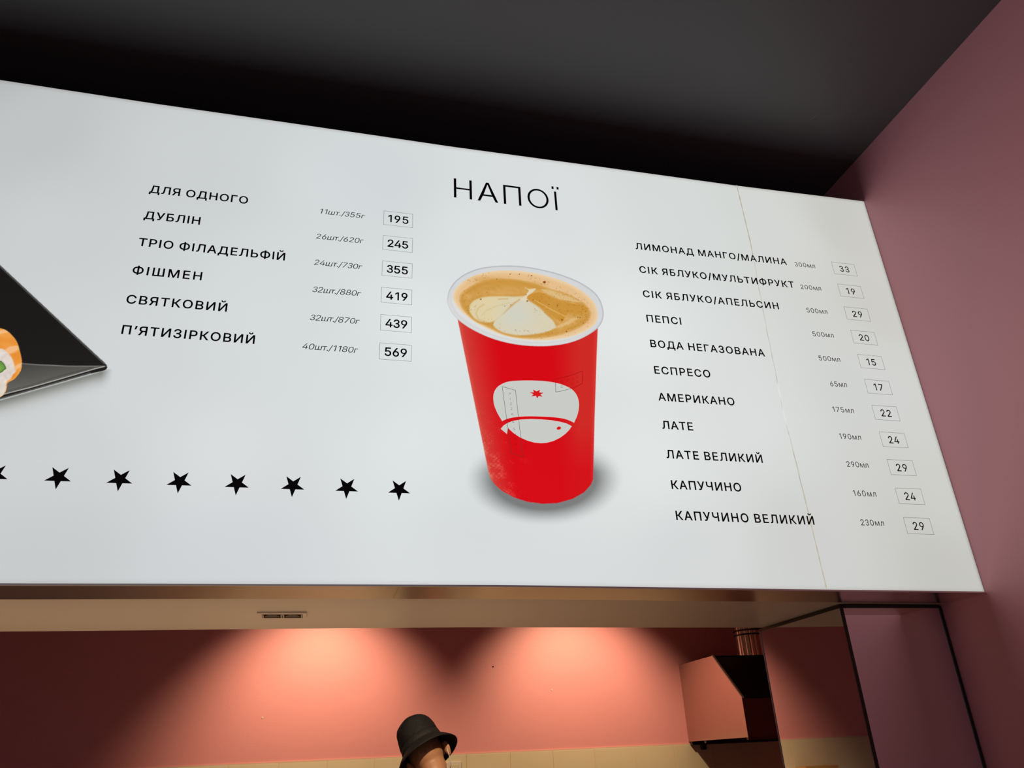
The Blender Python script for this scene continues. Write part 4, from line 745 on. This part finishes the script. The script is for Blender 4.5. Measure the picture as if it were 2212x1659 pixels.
def skinned(J, E, root, sub=2):
    names = list(J); bm = bmesh.new(); ly = bm.verts.layers.skin.verify(); vs = [bm.verts.new(J[n][:3]) for n in names]
    for a, b in E: bm.edges.new((vs[names.index(a)], vs[names.index(b)]))
    for n, v in zip(names, vs): v[ly].radius = (J[n][3], J[n][3]); v[ly].use_root = n == root
    me = bpy.data.meshes.new('tmp'); bm.to_mesh(me); bm.free(); o = bpy.data.objects.new('tmp', me); COL.objects.link(o)
    o.modifiers.new('skin', 'SKIN'); s = o.modifiers.new('sub', 'SUBSURF'); s.levels = sub
    bpy.context.view_layer.update(); dg = bpy.context.evaluated_depsgraph_get(); m2 = bpy.data.meshes.new_from_object(o.evaluated_get(dg)); bpy.data.objects.remove(o); return m2
bmA = bmesh.new(); bmA.from_mesh(skinned(J, E_, 'pelvis'))
# fingers
for sgn, w_, p_ in ((1, 'wrR', 'paR'), (-1, 'wrL', 'paL')):
    W_, Pm = Vector(J[w_][:3]), Vector(J[p_][:3]); d = (Pm - W_).normalized(); s_ = Vector((sgn, 0, 0)); dn = Vector((0, 0, -1))
    for k, ln in enumerate((0.068, 0.078, 0.073, 0.058)):
        b0 = Pm + s_ * (0.026 - 0.0175 * k) - d * 0.01; b1 = b0 + d * ln * 0.55; b2 = b1 + (d * 0.8 + dn * 0.6).normalized() * ln * 0.35; b3 = b2 + (d * 0.5 + dn * 0.9).normalized() * ln * 0.25
        bmA.from_mesh(skinned({'a': (*b0, .0095), 'b': (*b1, .0085), 'c': (*b2, .008), 'd': (*b3, .007)}, [('a', 'b'), ('b', 'c'), ('c', 'd')], 'a'))
    t0 = W_ + d * 0.02 - s_ * 0.015; t1 = t0 + (d * 0.7 - s_ * 0.7).normalized() * 0.035; t2 = t1 + (d * 0.95 - s_ * 0.2 + dn * 0.2).normalized() * 0.03
    bmA.from_mesh(skinned({'a': (*t0, .012), 'b': (*t1, .0105), 'c': (*t2, .0085)}, [('a', 'b'), ('b', 'c')], 'a'))
def blob(bm, c, rx, ry, rz, ax, ay, az, su=32, sv=20, f=None):
    r = bmesh.ops.create_uvsphere(bm, u_segments=su, v_segments=sv, radius=1)
    for v in r['verts']:
        q = v.co.copy(); k = f(q) if f else 1
        v.co = c + ax * (q.x * rx * k) + ay * (q.y * ry * k) + az * (q.z * rz * k)
def headshape(q):   # narrower jaw, fuller back of the skull
    return 1 - 0.16 * max(0, -q.z) * max(0, 1 - 0.4 * abs(q.y)) + 0.04 * max(0, -q.y) * max(0, q.z)
XYZ = (Vector((1, 0, 0)), Vector((0, 1, 0)), Vector((0, 0, 1)))
hb = lambda c, rx, ry, rz, su=32, sv=20, f=None: blob(bmA, c, rx * HS, ry * HS, rz * HS, side, face, up, su, sv, f)
hb(H(0, 0.0, 0.02), 0.077, 0.099, 0.118, f=headshape)
hb(H(0, 0.055, -0.075), 0.045, 0.045, 0.045)          # jaw and chin
hb(H(0, 0.102, -0.018), 0.014, 0.018, 0.026, 12, 8)   # nose
hb(H(0, 0.092, -0.060), 0.024, 0.010, 0.008, 12, 8)   # mouth
for s_ in (-1, 1): hb(H(0.031 * s_, 0.086, 0.012), 0.014, 0.009, 0.009, 12, 8)  # eyelids
blob(bmA, (nape + neck0) / 2 + Vector((-0.01, 0.0, 0)), 0.072, 0.070, 0.10, *XYZ)
blob(bmA, neck0 + Vector((-0.095, -0.030, 0.070)), 0.062, 0.050, 0.055, *XYZ)   # bent nape
me = bpy.data.meshes.new('tmp'); bmA.to_mesh(me); bmA.free()
o = bpy.data.objects.new('tmp', me); COL.objects.link(o); rm_ = o.modifiers.new('r', 'REMESH'); rm_.mode = 'VOXEL'; rm_.voxel_size = 0.007; rm_.use_smooth_shade = True
sm_ = o.modifiers.new('s', 'SMOOTH'); sm_.iterations = 3; sm_.factor = 0.6
bpy.context.view_layer.update(); dg = bpy.context.evaluated_depsgraph_get(); bme = bpy.data.meshes.new_from_object(o.evaluated_get(dg)); bpy.data.objects.remove(o)
bme.shade_smooth(); bme.name = 'body'; bme.materials.clear(); P(link('body', bme, M_skin, per))
# clothing: a shell grown from the body surface
def shell(name, keep, grow_, m):
    bm = bmesh.new(); bm.from_mesh(bme); bm.normal_update(); bm.faces.ensure_lookup_table()
    bmesh.ops.delete(bm, geom=[f for f in bm.faces if not keep(f.calc_center_median())], context='FACES')
    for v in bm.verts: v.co += v.normal * grow_
    return P(from_bm(name, bm, m, per, smooth=True))
def torso(c): return 0.87 < c.z < 1.41 and (abs(c.x - 0.625) < 0.23 or c.z > 1.17)
shell('t_shirt', torso, 0.011, M_cloth)
shell('trousers', lambda c: 0.10 < c.z < 0.95 and abs(c.x - 0.615) < 0.235 and c.y < 4.55, 0.013, M_cloth)
shell('shoe', lambda c: c.z < 0.11 and c.x > 0.615, 0.010, M_cloth); shell('shoe', lambda c: c.z < 0.11 and c.x <= 0.615, 0.010, M_cloth)
# cropped hair as a thin cap on the skull
def hairf(c):
    q = (c - HC) / HS; a, b, d = q.dot(side), q.dot(face), q.dot(up); n = 0.008 * math.sin(a * 130) + 0.006 * math.sin(a * 310 + 1)
    return q.length < 0.16 and d > -0.004 + n + max(0, b) * 0.8
shell('cropped_hair', hairf, 0.0012, M_hair)
# ears: outer rim, bowl and lobe
for sgn in (1, -1):
    E0 = H(0.079 * sgn, -0.006, -0.012); er = (side * sgn * 0.55 - face * 0.83).normalized(); ea = up * 0.97 - face * 0.12; en = er.cross(ea).normalized()
    bm = bmesh.new(); rows = []
    for i in range(5):
        r = (0.28, 0.62, 0.85, 1.0, 0.93)[i]; h_ = (-0.004, -0.002, 0.003, 0.0065, 0.010)[i]; rw = []
        for k in range(24):
            a = 2 * math.pi * k / 24; wx = 0.019 * (1 - 0.28 * max(0, -math.sin(a))); rw.append(bm.verts.new(E0 + HS * (er * (0.010 + wx * r * math.cos(a)) + ea * (0.033 * r * math.sin(a)) + en * (-sgn * h_))))
        rows.append(rw)
    bm.faces.new(rows[0])
    for a, b in zip(rows, rows[1:]):
        for k in range(24): bm.faces.new((a[k], a[(k + 1) % 24], b[(k + 1) % 24], b[k]))
    bmesh.ops.recalc_face_normals(bm, faces=bm.faces[:])
    o = P(from_bm('ear', bm, M_skin, per, smooth=True)); md = o.modifiers.new('t', 'SOLIDIFY'); md.thickness = 0.004; md.offset = 0
    # elastic loop of the mask behind the ear
    pts = [H(0.079 * sgn, 0.055, -0.005), H(0.084 * sgn, 0.020, 0.020), H(0.086 * sgn, -0.004, 0.024), H(0.089 * sgn, -0.020, 0.010), H(0.088 * sgn, -0.024, -0.018), H(0.084 * sgn, -0.014, -0.045), H(0.076 * sgn, 0.020, -0.075), H(0.060 * sgn, 0.060, -0.085)]
    if sgn == 1: P(tube('mask_loop', [tuple(q) for q in pts], 0.0019, M_strap, per, 8))
    else: P(tube('mask_loop', [tuple(q) for q in pts], 0.0019, M_strap, per, 8))
# mask over nose and chin
bm = bmesh.new(); rows = []
for i in range(9):
    v_ = i / 8; rw = []
    for k in range(13):
        a = (k / 12 - 0.5) * 1.8; rr = 0.088 + 0.030 * math.exp(-(a * 1.6) ** 2) * math.exp(-((v_ - 0.35) / 0.4) ** 2); rw.append(bm.verts.new(H(math.sin(a) * 0.083, math.cos(a) * rr + 0.008, 0.0 - 0.105 * v_)))
    rows.append(rw)
for a, b in zip(rows, rows[1:]):
    for k in range(12): bm.faces.new((a[k], a[k + 1], b[k + 1], b[k]))
o = P(from_bm('face_mask', bm, mat('mask_fabric', (0.72, 0.70, 0.68), 0.8), per, smooth=True)); md = o.modifiers.new('t', 'SOLIDIFY'); md.thickness = 0.002
# bucket hat
HB = H(0, -0.004, 0.050)                                # level where crown meets brim
def hat_surface(name, prof, m, wob_=0.0, thick=0.003, parent=None, lump=0.0):
    bm = bmesh.new(); rows = []; N = 56
    for i, (r, h_) in enumerate(prof):
        rw = []
        for k in range(N):
            a = 2 * math.pi * k / N; rr = r * (1 + wob_ * math.sin(3 * a + 0.6) * (h_ < 0) ); hh = h_ + wob_ * 0.12 * math.sin(2 * a + 2.0) * (h_ < 0)
            if lump and h_ > 0.01:
                rr *= 1 + lump * (0.5 * math.sin(4 * a + h_ * 60) + 0.5 * math.sin(7 * a + 1.3 - h_ * 45)); hh += lump * 0.05 * math.sin(3 * a + 1) * (h_ > 0.07)
            rw.append(bm.verts.new(HB + HS * (side * (rr * 0.94 * math.cos(a)) + face * (rr * 1.06 * math.sin(a)) + up * hh)))
        rows.append(rw)
    for a, b in zip(rows, rows[1:]):
        for k in range(N): bm.faces.new((a[k], a[(k + 1) % N], b[(k + 1) % N], b[k]))
    if prof[-1][0] < 0.02: bm.faces.new(rows[-1])
    bmesh.ops.recalc_face_normals(bm, faces=bm.faces[:]); o = P(from_bm(name, bm, m, per, smooth=True))
    md = o.modifiers.new('t', 'SOLIDIFY'); md.thickness = thick; md.offset = 0; return o
hat_surface('hat_crown', [(0.099, 0.026), (0.099, 0.040), (0.097, 0.060), (0.094, 0.082), (0.089, 0.100), (0.080, 0.116), (0.066, 0.127), (0.038, 0.132), (0.008, 0.133)], M_hat, lump=0.028)
hat_surface('hat_band', [(0.105, -0.002), (0.1045, 0.010), (0.1015, 0.026), (0.099, 0.028)], M_hatband)
hat_surface('hat_brim', [(0.103, 0.000), (0.116, -0.008), (0.133, -0.022), (0.148, -0.037), (0.157, -0.049)], M_hat, wob_=0.05)
bm_ = [(HB + HS * (side * (0.101 * 0.94 * math.cos(a)) + face * (0.101 * 1.06 * math.sin(a)) + up * 0.028)) for a in np.linspace(0, 2 * math.pi, 48, endpoint=False)]
P(tube('hat_piping', [tuple(q) for q in bm_], 0.0022, M_hat, per, 6, closed=True))
